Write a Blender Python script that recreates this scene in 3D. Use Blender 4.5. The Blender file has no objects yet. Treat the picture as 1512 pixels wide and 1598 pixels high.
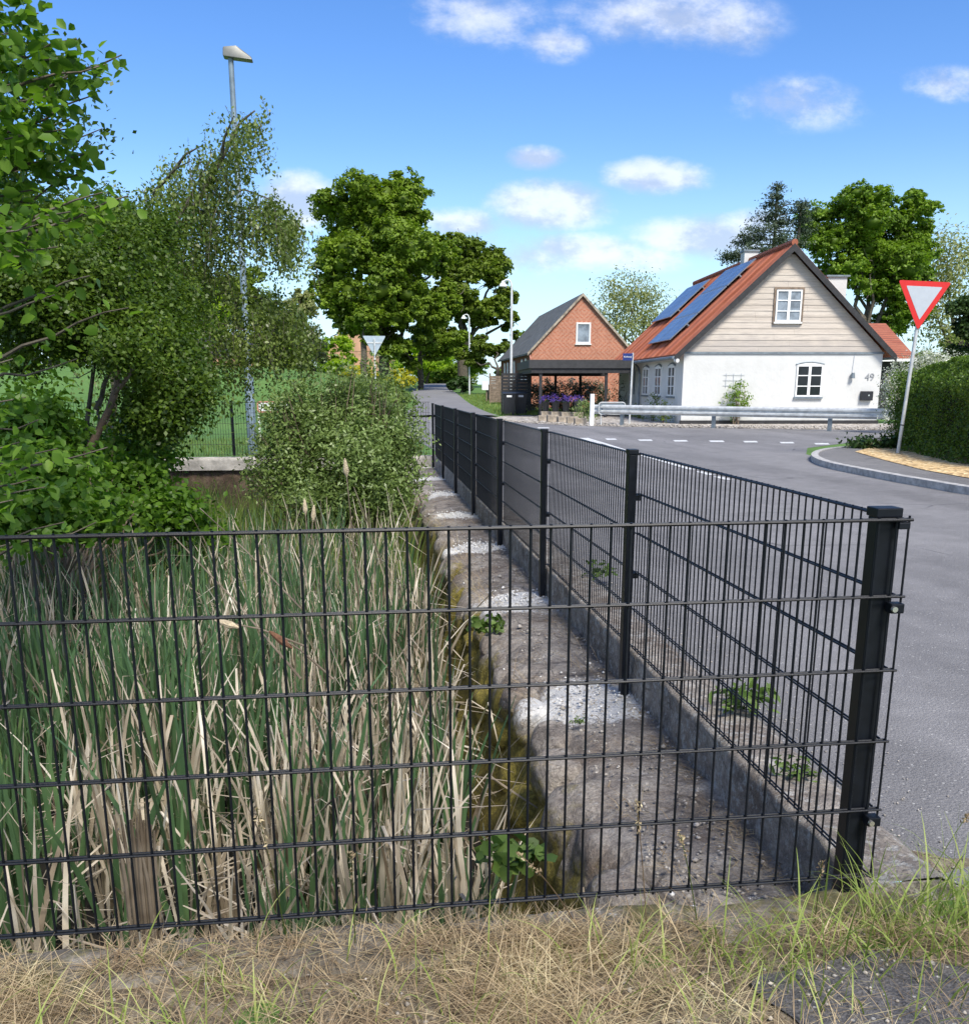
import bpy, bmesh, math, random
import numpy as np
from mathutils import Vector, Matrix
R = math.radians
random.seed(7); rng = np.random.default_rng(7)
scene = bpy.context.scene
COL = scene.collection

# ---------------------------------------------------------------- camera, sky, sun, exposure
F_, Y0_, YAW, PITCH = 1517.3, 992.7, .1204, .2532
CAM = np.array([-1.3226, -2.3344, 1.3336])
cd = bpy.data.cameras.new('camera'); cam = bpy.data.objects.new('camera', cd); COL.objects.link(cam)
cam.location = CAM; cam.rotation_euler = (R(90) - PITCH, 0, -YAW)
cd.sensor_fit = 'HORIZONTAL'; cd.sensor_width = 36; cd.lens = 36 * F_ / 1512
cd.shift_y = (Y0_ - 799) / 1512; cd.clip_start = .05; cd.clip_end = 5000
scene.camera = cam
SUN_EL, SUN_AZ = R(50), R(163)          # azimuth clockwise from +Y: behind the camera, to the right
sd = bpy.data.lights.new('sun', 'SUN'); sun = bpy.data.objects.new('sun', sd); COL.objects.link(sun)
sd.energy = 3.3; sd.angle = R(17.0); sd.color = (1, .94, .84)
sdir = Vector((math.sin(SUN_AZ) * math.cos(SUN_EL), math.cos(SUN_AZ) * math.cos(SUN_EL), math.sin(SUN_EL)))
sun.rotation_euler = sdir.to_track_quat('Z', 'Y').to_euler(); sun.location = (10, -10, 20)
scene.view_settings.view_transform = 'Standard'; scene.view_settings.look = 'None'
scene.view_settings.exposure = 0.75; scene.view_settings.gamma = 1
scene.cycles.max_bounces = 6; scene.cycles.transparent_max_bounces = 4

def basis():
    cy, sy, cp, sp = math.cos(YAW), math.sin(YAW), math.cos(PITCH), math.sin(PITCH)
    fw = np.array([sy * cp, cy * cp, -sp]); rt = np.array([cy, -sy, 0.]); return fw, rt, np.cross(rt, fw)
FW, RT, UP = basis()
def ray(x, y): return FW + RT * (x - 756) / F_ - UP * (y - Y0_) / F_
def gp(x, y, z=-.1):                    # point of the plan: where a sight line meets height z
    r = ray(x, y); return CAM + r * (z - CAM[2]) / r[2]
def at(x, y, D):                        # point of the plan: at ground distance D
    r = ray(x, y); return CAM + r * D / (r[0] * math.sin(YAW) + r[1] * math.cos(YAW))

# ---- sky with clouds
world = bpy.data.worlds.new('World'); scene.world = world; world.use_nodes = True
nt = world.node_tree; nt.nodes.clear()
class NT:
    def __init__(s, nt): s.nt = nt
    def n(s, t, **k):
        nd = s.nt.nodes.new(t)
        for a, b in k.items():
            if a.startswith('i_'):
                key = a[2:]; key = int(key) if key.isdigit() else key.replace('_', ' ')
                if hasattr(b, 'is_linked'): s.nt.links.new(b, nd.inputs[key])
                else: nd.inputs[key].default_value = b
            else: setattr(nd, a, b)
        return nd
    def math(s, op, a, b=0., c=None, clamp=False):
        nd = s.nt.nodes.new('ShaderNodeMath'); nd.operation = op; nd.use_clamp = clamp
        for i, v in enumerate([a, b] + ([c] if c is not None else [])):
            if hasattr(v, 'is_linked'): s.nt.links.new(v, nd.inputs[i])
            else: nd.inputs[i].default_value = v
        return nd.outputs[0]
    def vmath(s, op, a, b=None):
        nd = s.nt.nodes.new('ShaderNodeVectorMath'); nd.operation = op
        for i, v in enumerate([a] + ([b] if b is not None else [])):
            if hasattr(v, 'is_linked'): s.nt.links.new(v, nd.inputs[i])
            else: nd.inputs[i].default_value = v
        return nd.outputs['Value'] if op in ('LENGTH', 'DOT_PRODUCT') else nd.outputs[0]
    def mix(s, f, a, b, bt='MIX'):
        nd = s.nt.nodes.new('ShaderNodeMix'); nd.data_type = 'RGBA'; nd.blend_type = bt
        for i, v in ((0, f), (6, a), (7, b)):
            if hasattr(v, 'is_linked'): s.nt.links.new(v, nd.inputs[i])
            else: nd.inputs[i].default_value = v if i == 0 else (*v, 1)[:4]
        return nd.outputs[2]
    def noise(s, vec, scale, detail=5, rough=.6, dist=0., out=0):
        nd = s.n('ShaderNodeTexNoise'); nd.inputs['Scale'].default_value = scale
        nd.inputs['Detail'].default_value = detail; nd.inputs['Roughness'].default_value = rough
        nd.inputs['Distortion'].default_value = dist
        if vec is not None: s.nt.links.new(vec, nd.inputs['Vector'])
        return nd.outputs[out]
    def ramp(s, f, stops):
        nd = s.n('ShaderNodeValToRGB'); s.nt.links.new(f, nd.inputs[0]); el = nd.color_ramp.elements
        while len(el) < len(stops): el.new(.5)
        for e, (p, c) in zip(el, stops): e.position = p; e.color = (*c, 1) if len(c) == 3 else c
        return nd.outputs[0]
    def rmap(s, v, a, b, c=0., d=1.):
        nd = s.n('ShaderNodeMapRange'); nd.interpolation_type = 'SMOOTHSTEP'
        s.nt.links.new(v, nd.inputs[0])
        for i, x in enumerate((a, b, c, d)): nd.inputs[i + 1].default_value = x
        return nd.outputs[0]
    def link(s, a, b): s.nt.links.new(a, b)
w = NT(nt)
sky = w.n('ShaderNodeTexSky', sky_type='NISHITA', sun_disc=False, sun_elevation=SUN_EL, sun_rotation=SUN_AZ,
          altitude=0, air_density=1.0, dust_density=.3, ozone_density=2.5)
hsv = w.n('ShaderNodeHueSaturation'); hsv.inputs['Hue'].default_value = .512; hsv.inputs['Saturation'].default_value = 1.30; hsv.inputs['Value'].default_value = .118
w.link(sky.outputs[0], hsv.inputs['Color'])
tc = w.n('ShaderNodeTexCoord'); sx = w.n('ShaderNodeSeparateXYZ'); w.link(tc.outputs['Generated'], sx.inputs[0])
yy = w.math('MAXIMUM', sx.outputs[1], .05)
px_, pz_ = w.math('DIVIDE', sx.outputs[0], yy), w.math('DIVIDE', sx.outputs[2], yy)
cx = w.n('ShaderNodeCombineXYZ'); w.link(px_, cx.inputs[0]); w.link(pz_, cx.inputs[1])
nv = w.vmath('MULTIPLY', cx.outputs[0], (1, 1.7, 1))
n1 = w.noise(nv, 8, 8, .60); n2 = w.noise(nv, 30, 7, .68); n1b = w.noise(w.vmath('ADD', nv, (.012, .040, 0)), 8, 8, .60)
field = None
CL = [(745, 22, 125, 56, .62), (865, 66, 60, 34, .7), (1040, 25, 180, 56, .68), (1130, 40, 90, 50, .6), (1240, 160, 130, 45, .55), (1480, 130, 90, 30, .6),
      (836, 246, 46, 20, 1.0), (1025, 276, 84, 32, 1.35), (860, 322, 100, 42, 1.3), (905, 388, 110, 28, 1.1), (1110, 372, 130, 38, 1.3), (1180, 350, 60, 26, 1.0),
      (468, 315, 66, 48, 1.5), (715, 348, 70, 26, 1.1), (820, 400, 150, 40, .8), (700, 420, 120, 30, .6), (1010, 400, 120, 26, .7), (300, 250, 70, 25, .0), (560, 240, 60, 15, .0)]
for (x, y, a, b, s) in CL:
    if s <= 0: continue
    r = ray(x, y); c = (r[0] / r[1], r[2] / r[1]); r2 = ray(x + a, y); r3 = ray(x, y - b)
    ra = abs(r2[0] / r2[1] - c[0]); rb = abs(r3[2] / r3[1] - c[1])
    d = w.vmath('SUBTRACT', cx.outputs[0], (c[0], c[1], 0)); d = w.vmath('MULTIPLY', d, (1 / ra, 1 / rb, 0))
    v = w.math('MULTIPLY', w.math('SUBTRACT', 1.25, w.vmath('LENGTH', d)), s)
    field = v if field is None else w.math('MAXIMUM', field, v)
# unseen clouds added behind the camera and overhead as white fill light
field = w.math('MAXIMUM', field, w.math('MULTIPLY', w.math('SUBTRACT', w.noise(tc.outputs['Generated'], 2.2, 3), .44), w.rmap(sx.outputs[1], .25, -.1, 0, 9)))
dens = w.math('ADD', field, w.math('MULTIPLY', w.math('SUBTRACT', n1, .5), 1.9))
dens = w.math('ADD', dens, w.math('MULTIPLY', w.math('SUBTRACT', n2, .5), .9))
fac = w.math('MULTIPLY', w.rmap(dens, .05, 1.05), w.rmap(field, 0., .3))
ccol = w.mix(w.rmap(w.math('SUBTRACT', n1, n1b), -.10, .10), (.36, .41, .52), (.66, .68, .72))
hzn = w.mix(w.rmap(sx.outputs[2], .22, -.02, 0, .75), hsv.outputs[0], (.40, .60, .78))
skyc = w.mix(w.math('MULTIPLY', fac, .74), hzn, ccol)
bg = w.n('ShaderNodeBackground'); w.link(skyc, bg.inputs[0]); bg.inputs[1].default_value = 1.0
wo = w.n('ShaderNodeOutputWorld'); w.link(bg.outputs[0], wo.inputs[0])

# ---------------------------------------------------------------- helpers
def tag(o, label=None, cat=None, group=None, kind=None):
    if label: o['label'] = label
    if cat: o['category'] = cat
    if group: o['group'] = group
    if kind: o['kind'] = kind
    return o
def thing(name, label, cat, loc=(0, 0, 0), rz=0, group=None):
    o = bpy.data.objects.new(name, None); o.empty_display_size = .2; COL.objects.link(o)
    o.location = loc; o.rotation_euler = (0, 0, rz); return tag(o, label, cat, group)
def mesh_obj(name, V, Fc, mat, parent=None, rnd=None, smooth=False):
    me = bpy.data.meshes.new(name); V = np.asarray(V, dtype=np.float32)
    if isinstance(Fc, np.ndarray):
        n, k = Fc.shape
        me.vertices.add(len(V)); me.vertices.foreach_set('co', V.ravel())
        me.loops.add(n * k); me.loops.foreach_set('vertex_index', Fc.astype(np.int32).ravel())
        me.polygons.add(n); me.polygons.foreach_set('loop_start', np.arange(0, n * k, k, dtype=np.int32))
        me.update(calc_edges=True)
    else: me.from_pydata(V.tolist(), [], Fc); me.update()
    if smooth: me.polygons.foreach_set('use_smooth', np.ones(len(me.polygons), dtype=bool))
    if rnd is not None:
        a = me.attributes.new('rnd', 'FLOAT', 'POINT'); a.data.foreach_set('value', np.asarray(rnd, dtype=np.float32))
    if mat: me.materials.append(mat)
    o = bpy.data.objects.new(name, me); COL.objects.link(o)
    if parent: o.parent = parent
    return o
def copy_tree(o, parent=None):
    c = o.copy(); COL.objects.link(c); c.parent = parent
    for ch in list(o.children): copy_tree(ch, c)
    return c
class MB:
    def __init__(s): s.V = []; s.F = []; s.n = 0
    def add(s, V, F):
        for f in F: s.F.append([i + s.n for i in f])
        s.V.extend([tuple(v) for v in V]); s.n += len(V)
    def box(s, c, size, rz=0, M=None):
        x, y, z = [q / 2 for q in size]
        P = [Vector((a, b, d)) for a in (-x, x) for b in (-y, y) for d in (-z, z)]
        m = M if M is not None else Matrix.Rotation(rz, 3, 'Z')
        P = [m @ p + Vector(c) for p in P]
        s.add(P, [(0, 1, 3, 2), (4, 6, 7, 5), (0, 4, 5, 1), (2, 3, 7, 6), (0, 2, 6, 4), (1, 5, 7, 3)]); return s
    def b2(s, x0, x1, y0, y1, z0, z1): return s.box(((x0 + x1) / 2, (y0 + y1) / 2, (z0 + z1) / 2), (x1 - x0, y1 - y0, z1 - z0))
    def cyl(s, p0, p1, r0, r1=None, n=8, cap=True):
        p0, p1 = Vector(p0), Vector(p1); r1 = r0 if r1 is None else r1; d = (p1 - p0)
        if d.length < 1e-6: return s
        q = d.to_track_quat('Z', 'Y'); V = []
        for p, r in ((p0, r0), (p1, r1)):
            for i in range(n):
                a = 2 * math.pi * i / n; V.append(p + q @ Vector((math.cos(a) * r, math.sin(a) * r, 0)))
        Fc = [(i, (i + 1) % n, n + (i + 1) % n, n + i) for i in range(n)]
        if cap: Fc += [tuple(range(n))[::-1], tuple(range(n, 2 * n))]
        s.add(V, Fc); return s
    def tube(s, pts, rs, n=8):
        pts = [Vector(p) for p in pts]; m = len(pts)
        if not hasattr(rs, '__len__'): rs = [rs] * m
        V = []; ref = None
        for k, p in enumerate(pts):
            d = (pts[min(k + 1, m - 1)] - pts[max(k - 1, 0)]).normalized()
            if ref is None: ref = d.orthogonal().normalized()
            ref = (ref - d * ref.dot(d)).normalized(); b = d.cross(ref)
            for i in range(n):
                a = 2 * math.pi * i / n; V.append(p + (ref * math.cos(a) + b * math.sin(a)) * rs[k])
        Fc = [(k * n + i, k * n + (i + 1) % n, (k + 1) * n + (i + 1) % n, (k + 1) * n + i) for k in range(m - 1) for i in range(n)]
        Fc += [tuple(range(n))[::-1], tuple(range((m - 1) * n, m * n))]
        s.add(V, Fc); return s
    def prism(s, poly, ext):
        ext = Vector(ext); n = len(poly); P = [Vector(p) for p in poly]
        s.add(P + [p + ext for p in P], [tuple(range(n))[::-1], tuple(range(n, 2 * n))] + [(i, (i + 1) % n, n + (i + 1) % n, n + i) for i in range(n)]); return s
    def lathe(s, c, prof, n=20):
        V = []; m = len(prof)
        for (r, z) in prof:
            for i in range(n):
                a = 2 * math.pi * i / n; V.append((c[0] + r * math.cos(a), c[1] + r * math.sin(a), c[2] + z))
        Fc = [(k * n + i, k * n + (i + 1) % n, (k + 1) * n + (i + 1) % n, (k + 1) * n + i) for k in range(m - 1) for i in range(n)]
        Fc += [tuple(range(n))[::-1], tuple(range((m - 1) * n, m * n))]
        s.add(V, Fc); return s
    def build(s, name, mat, parent=None, smooth=False, bevel=0):
        o = mesh_obj(name, s.V, s.F, mat, parent, smooth=smooth)
        bm = bmesh.new(); bm.from_mesh(o.data); bmesh.ops.recalc_face_normals(bm, faces=bm.faces)
        if bevel: bmesh.ops.bevel(bm, geom=[e for e in bm.edges if e.calc_face_angle(0) > .5], offset=bevel, segments=2, affect='EDGES', profile=.6)
        bm.to_mesh(o.data); bm.free()
        if smooth:
            try: o.data.set_sharp_from_angle(angle=R(40))
            except Exception: pass
        return o
def sheet(name, pts, z, mat, label=None, kind='structure'):
    bm = bmesh.new(); f = bm.faces.new([bm.verts.new((p[0], p[1], z)) for p in pts])
    f.normal_update()
    if f.normal.z < 0: f.normal_flip()
    bmesh.ops.triangulate(bm, faces=bm.faces); me = bpy.data.meshes.new(name); bm.to_mesh(me); bm.free()
    me.materials.append(mat); o = bpy.data.objects.new(name, me); COL.objects.link(o); o['kind'] = kind
    return o
def text_mesh(name, s, size, ext, mat, parent, loc, rot):
    cu = bpy.data.curves.new(name, 'FONT'); cu.body = s; cu.size = size; cu.extrude = ext; cu.align_x = 'CENTER'; cu.align_y = 'CENTER'
    t = bpy.data.objects.new(name, cu); COL.objects.link(t)
    dg = bpy.context.evaluated_depsgraph_get(); me = bpy.data.meshes.new_from_object(t.evaluated_get(dg))
    bpy.data.objects.remove(t); me.materials.clear(); me.materials.append(mat)
    o = bpy.data.objects.new(name, me); COL.objects.link(o); o.parent = parent; o.location = loc; o.rotation_euler = rot; return o
# numpy value noise
_perm = rng.random((64, 64, 64))
def vnoise(P, sc=1.):
    P = np.asarray(P, float) * sc; i = np.floor(P).astype(int); f = P - i; f = f * f * (3 - 2 * f); out = 0
    for a in (0, 1):
        for b in (0, 1):
            for c in (0, 1):
                wgt = (f[:, 0] if a else 1 - f[:, 0]) * (f[:, 1] if b else 1 - f[:, 1]) * (f[:, 2] if c else 1 - f[:, 2])
                out = out + wgt * _perm[(i[:, 0] + a) % 64, (i[:, 1] + b) % 64, (i[:, 2] + c) % 64]
    return out
def fbm(P, sc, o=4):
    r = 0; a = 1; t = 0
    for k in range(o): r = r + a * vnoise(np.asarray(P) + 13.7 * k, sc * 2 ** k); t += a; a *= .5
    return r / t

# ---------------------------------------------------------------- materials
def newmat(name):
    m = bpy.data.materials.new(name); m.use_nodes = True; t = m.node_tree; b = t.nodes['Principled BSDF']
    return m, NT(t), b
def simple(name, col, rough=.6, metal=0, var=.12, sc=8, bump=0, bsc=60, spec=.5):
    m, t, b = newmat(name); tcn = t.n('ShaderNodeTexCoord').outputs['Object']
    n = t.noise(tcn, sc, 5, .6); k = t.rmap(n, .3, .7, 1 - var, 1 + var)
    c = t.n('ShaderNodeVectorMath', operation='SCALE'); c.inputs[0].default_value = col; t.link(k, c.inputs['Scale'])
    t.link(c.outputs[0], b.inputs['Base Color']); b.inputs['Roughness'].default_value = rough; b.inputs['Metallic'].default_value = metal
    b.inputs['Specular IOR Level'].default_value = spec
    if bump:
        bn = t.n('ShaderNodeBump'); bn.inputs['Strength'].default_value = bump; bn.inputs['Distance'].default_value = .01
        t.link(t.noise(tcn, bsc, 4, .6), bn.inputs['Height']); t.link(bn.outputs[0], b.inputs['Normal'])
    return m
def leafmat(name, stops, trans=.35, rough=.5, spec=.35, tint=1.25, clump=.35, csc=1.5):
    m, t, b = newmat(name); a = t.n('ShaderNodeAttribute', attribute_name='rnd'); tcn = t.n('ShaderNodeTexCoord').outputs['Object']
    f = t.math('ADD', t.math('MULTIPLY', a.outputs['Fac'], 1 - clump), t.math('MULTIPLY', t.rmap(t.noise(tcn, csc, 3), .3, .7), clump))
    c = t.ramp(f, stops); t.link(c, b.inputs['Base Color']); b.inputs['Roughness'].default_value = rough
    b.inputs['Specular IOR Level'].default_value = spec
    tr = t.n('ShaderNodeBsdfTranslucent'); cc = t.mix(1., c, (tint * 1.0, tint * 1.1, tint * .55), 'MULTIPLY'); t.link(cc, tr.inputs[0])
    mx = t.n('ShaderNodeMixShader'); mx.inputs[0].default_value = trans
    t.link(b.outputs[0], mx.inputs[1]); t.link(tr.outputs[0], mx.inputs[2])
    out = [n for n in t.nt.nodes if n.type == 'OUTPUT_MATERIAL'][0]; t.link(mx.outputs[0], out.inputs[0]); return m
M = {}
M['black'] = simple('black_powder_coat', (.005, .0065, .010), .42, 0, .3, 20, .1, 300, spec=.28)
M['galv'] = simple('galvanised_steel', (.56, .58, .58), .55, .25, .18, 6, .1, 120)
M['galv_dark'] = simple('weathered_steel', (.20, .24, .27), .55, .4, .2, 4, .1, 120)
M['lamp_grey'] = simple('lamp_grey', (.16, .165, .155), .45, .2)
M['bolt'] = simple('bolt_steel', (.75, .74, .70), .25, .9)
M['white_paint'] = simple('white_paint', (.80, .81, .80), .5, 0, .05)
M['road_paint'] = simple('road_paint', (.62, .63, .62), .7, 0, .25, 14, .3, 80)
M['kerb'] = simple('kerb_granite', (.42, .41, .39), .85, 0, .3, 9, .6, 60)
M['concrete'] = simple('aged_concrete', (.42, .39, .34), .9, 0, .4, 4, .8, 40)
M['dark_wood'] = simple('dark_stained_wood', (.022, .022, .024), .6, 0, .35, 6, .3, 40)
M['grey_wood'] = simple('grey_wood', (.20, .15, .11), .8, 0, .35, 6, .3, 40)
M['bin'] = simple('bin_plastic', (.016, .018, .022), .45, 0, .2)
M['bark'] = simple('bark', (.10, .085, .065), .9, 0, .45, 9, .9, 45)
M['bark_red'] = simple('smooth_brown_bark', (.115, .08, .055), .75, 0, .5, 5, .6, 60)
M['twig'] = simple('twig', (.16, .12, .085), .8, 0, .3)
M['roof_grey'] = simple('fibre_cement_roof', (.115, .12, .12), .85, 0, .35, 2.5, .5, 30)
M['glass'] = simple('dark_glass', (.012, .016, .02), .06, 0, .1)
M['glass_sky'] = simple('curtained_glass', (.22, .26, .30), .08, 0, .45, 2.0)
M['red_sign'] = simple('sign_red', (.62, .022, .02), .4, 0, .05)
M['sign_white'] = simple('sign_white', (.46, .50, .55), .4, 0, .04)
M['sign_back'] = simple('sign_back', (.42, .50, .55), .45, .4, .1)
M['sign_blue'] = simple('sign_blue', (.012, .03, .16), .4, 0, .1)
M['sign_edge'] = simple('sign_edge', (.50, .22, .16), .5)
M['purple'] = simple('purple_petals', (.10, .05, .32), .6, 0, .4, 40)
M['gravel'] = simple('gravel', (.36, .33, .29), .95, 0, .5, 18, 1.0, 26)
M['number'] = simple('number_steel', (.33, .34, .35), .5, .3)
M['stone_block'] = simple('stone_block', (.33, .28, .22), .95, 0, .4, 4, .8, 20)
M['church'] = simple('church_brick', (.52, .30, .19), .9, 0, .2, .5)  # orange brick with warm sunlight put into its base colour
M['church_roof'] = simple('church_tiles', (.42, .20, .13), .9, 0, .2, .5)
M['solar_frame'] = simple('solar_frame', (.30, .34, .38), .35, .6)

def m_asphalt(name, base, old=False):
    m, t, b = newmat(name); g = t.n('ShaderNodeNewGeometry').outputs['Position']
    big = t.rmap(t.noise(g, .35, 5, .65), .3, .7, .88, 1.12); mid = t.rmap(t.noise(g, 3.5, 6, .7), .25, .75, .86, 1.12)
    fine = t.noise(g, 170, 2, .7); fi = t.rmap(fine, .3, .7, .55, 1.45)
    trk = t.rmap(t.noise(t.vmath('MULTIPLY', g, (1.3, .10, 1)), 1., 3, .5), .35, .65, .87, 1.10)
    k = t.math('MULTIPLY', t.math('MULTIPLY', t.math('MULTIPLY', big, trk), mid), fi)
    c = t.n('ShaderNodeVectorMath', operation='SCALE'); c.inputs[0].default_value = base; t.link(k, c.inputs['Scale'])
    vo = t.n('ShaderNodeTexVoronoi', i_Scale=75.); t.link(g, vo.inputs['Vector'])
    sp = t.n('ShaderNodeTexWhiteNoise'); t.link(vo.outputs['Position'], sp.inputs['Vector'])
    chip = t.math('MULTIPLY', t.math('GREATER_THAN', sp.outputs[0], .955), t.rmap(vo.outputs['Distance'], .42, .28))
    col = t.mix(t.math('MULTIPLY', chip, .75), c.outputs[0], (.5, .49, .46))
    # thin cracks and tar streaks
    vc = t.n('ShaderNodeTexVoronoi', feature='DISTANCE_TO_EDGE', i_Scale=.42); t.link(t.vmath('ADD', g, t.n('ShaderNodeTexNoise', i_Scale=1.7).outputs[1]), vc.inputs['Vector'])
    cr = t.math('MULTIPLY', t.rmap(vc.outputs['Distance'], .008, .002), t.rmap(t.noise(g, .5, 2), .50, .62, 0, .55))
    col = t.mix(cr, col, (.03, .03, .032))
    sh = t.vmath('MULTIPLY', g, (5.5, 1.1, 1)); tar = t.rmap(t.noise(sh, 1.2, 4, .75, 2.), .69, .73, 0, .55)
    col = t.mix(tar, col, (.045, .045, .05))
    t.link(col, b.inputs['Base Color']); b.inputs['Roughness'].default_value = .82
    bn = t.n('ShaderNodeBump'); bn.inputs['Strength'].default_value = .7; bn.inputs['Distance'].default_value = .006
    t.link(t.math('ADD', fine, vo.outputs['Distance']), bn.inputs['Height']); t.link(bn.outputs[0], b.inputs['Normal']); return m
M['asphalt'] = m_asphalt('asphalt', (.196, .190, .188))
M['asphalt_far'] = simple('asphalt_lane', (.195, .193, .198), .9, 0, .12, .7, .3, 40)
M['asphalt_old'] = m_asphalt('old_asphalt', (.085, .082, .085))
M['path'] = m_asphalt('pavement_asphalt', (.17, .165, .16))

def m_ground():
    m, t, b = newmat('meadow_grass'); g = t.n('ShaderNodeNewGeometry').outputs['Position']
    n = t.noise(g, .12, 4, .6); n2 = t.noise(g, 9, 5, .75)
    c = t.mix(t.rmap(n, .35, .65), (.085, .19, .030), (.125, .24, .042)); c = t.mix(t.rmap(n2, .3, .7, 0, .5), c, (.05, .11, .02))
    t.link(c, b.inputs['Base Color']); b.inputs['Roughness'].default_value = .9
    bn = t.n('ShaderNodeBump'); bn.inputs['Strength'].default_value = .8; bn.inputs['Distance'].default_value = .05
    t.link(n2, bn.inputs['Height']); t.link(bn.outputs[0], b.inputs['Normal']); return m
M['meadow'] = m_ground()
def m_soil():
    m, t, b = newmat('dry_soil'); g = t.n('ShaderNodeNewGeometry').outputs['Position']
    c = t.ramp(t.math('ADD', t.math('MULTIPLY', t.noise(g, 14, 8, .75), .55), t.math('MULTIPLY', t.noise(g, 110, 6, .8), .45)), [(.36, (.06, .045, .03)), (.47, (.17, .13, .085)), (.56, (.34, .28, .20)), (.66, (.50, .46, .40))])
    t.link(c, b.inputs['Base Color']); b.inputs['Roughness'].default_value = .95
    bn = t.n('ShaderNodeBump'); bn.inputs['Strength'].default_value = 1; bn.inputs['Distance'].default_value = .02
    t.link(t.noise(g, 60, 6, .7), bn.inputs['Height']); t.link(bn.outputs[0], b.inputs['Normal']); return m
M['soil'] = m_soil()
def m_mud():
    m, t, b = newmat('pond_mud'); g = t.n('ShaderNodeNewGeometry').outputs['Position']
    c = t.ramp(t.noise(g, 8, 8, .75), [(.35, (.006, .005, .003)), (.6, (.025, .019, .011)), (.78, (.07, .055, .03))])
    t.link(c, b.inputs['Base Color']); b.inputs['Roughness'].default_value = .7
    bn = t.n('ShaderNodeBump'); bn.inputs['Strength'].default_value = 1; bn.inputs['Distance'].default_value = .04
    t.link(t.noise(g, 30, 6, .7), bn.inputs['Height']); t.link(bn.outputs[0], b.inputs['Normal']); return m
M['mud'] = m_mud()
def m_mulch():
    m, t, b = newmat('wood_chips'); g = t.n('ShaderNodeNewGeometry').outputs['Position']
    vo = t.n('ShaderNodeTexVoronoi', i_Scale=16.); t.link(g, vo.inputs['Vector']); s = t.n('ShaderNodeSeparateColor'); t.link(vo.outputs['Color'], s.inputs[0])
    c = t.ramp(s.outputs[0], [(0, (.22, .14, .07)), (.25, (.50, .33, .15)), (.7, (.72, .52, .26)), (1, (.85, .70, .42))])
    t.link(c, b.inputs['Base Color']); b.inputs['Roughness'].default_value = .95
    bn = t.n('ShaderNodeBump'); bn.inputs['Strength'].default_value = 1; bn.inputs['Distance'].default_value = .03
    t.link(vo.outputs['Distance'], bn.inputs['Height']); t.link(bn.outputs[0], b.inputs['Normal']); return m
M['mulch'] = m_mulch()
def m_pebbles():
    m, t, b = newmat('pebble_gravel'); g = t.n('ShaderNodeNewGeometry').outputs['Position']
    vo = t.n('ShaderNodeTexVoronoi', i_Scale=9.); t.link(g, vo.inputs['Vector']); s = t.n('ShaderNodeSeparateColor'); t.link(vo.outputs['Color'], s.inputs[0])
    c = t.ramp(s.outputs[1], [(0, (.16, .14, .12)), (.4, (.34, .30, .26)), (.8, (.50, .46, .41)), (1, (.68, .66, .62))])
    t.link(c, b.inputs['Base Color']); b.inputs['Roughness'].default_value = .95
    bn = t.n('ShaderNodeBump'); bn.inputs['Strength'].default_value = 1; bn.inputs['Distance'].default_value = .05; bn.invert = True
    t.link(vo.outputs['Distance'], bn.inputs['Height']); t.link(bn.outputs[0], b.inputs['Normal']); return m
M['pebble'] = m_pebbles()
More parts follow.
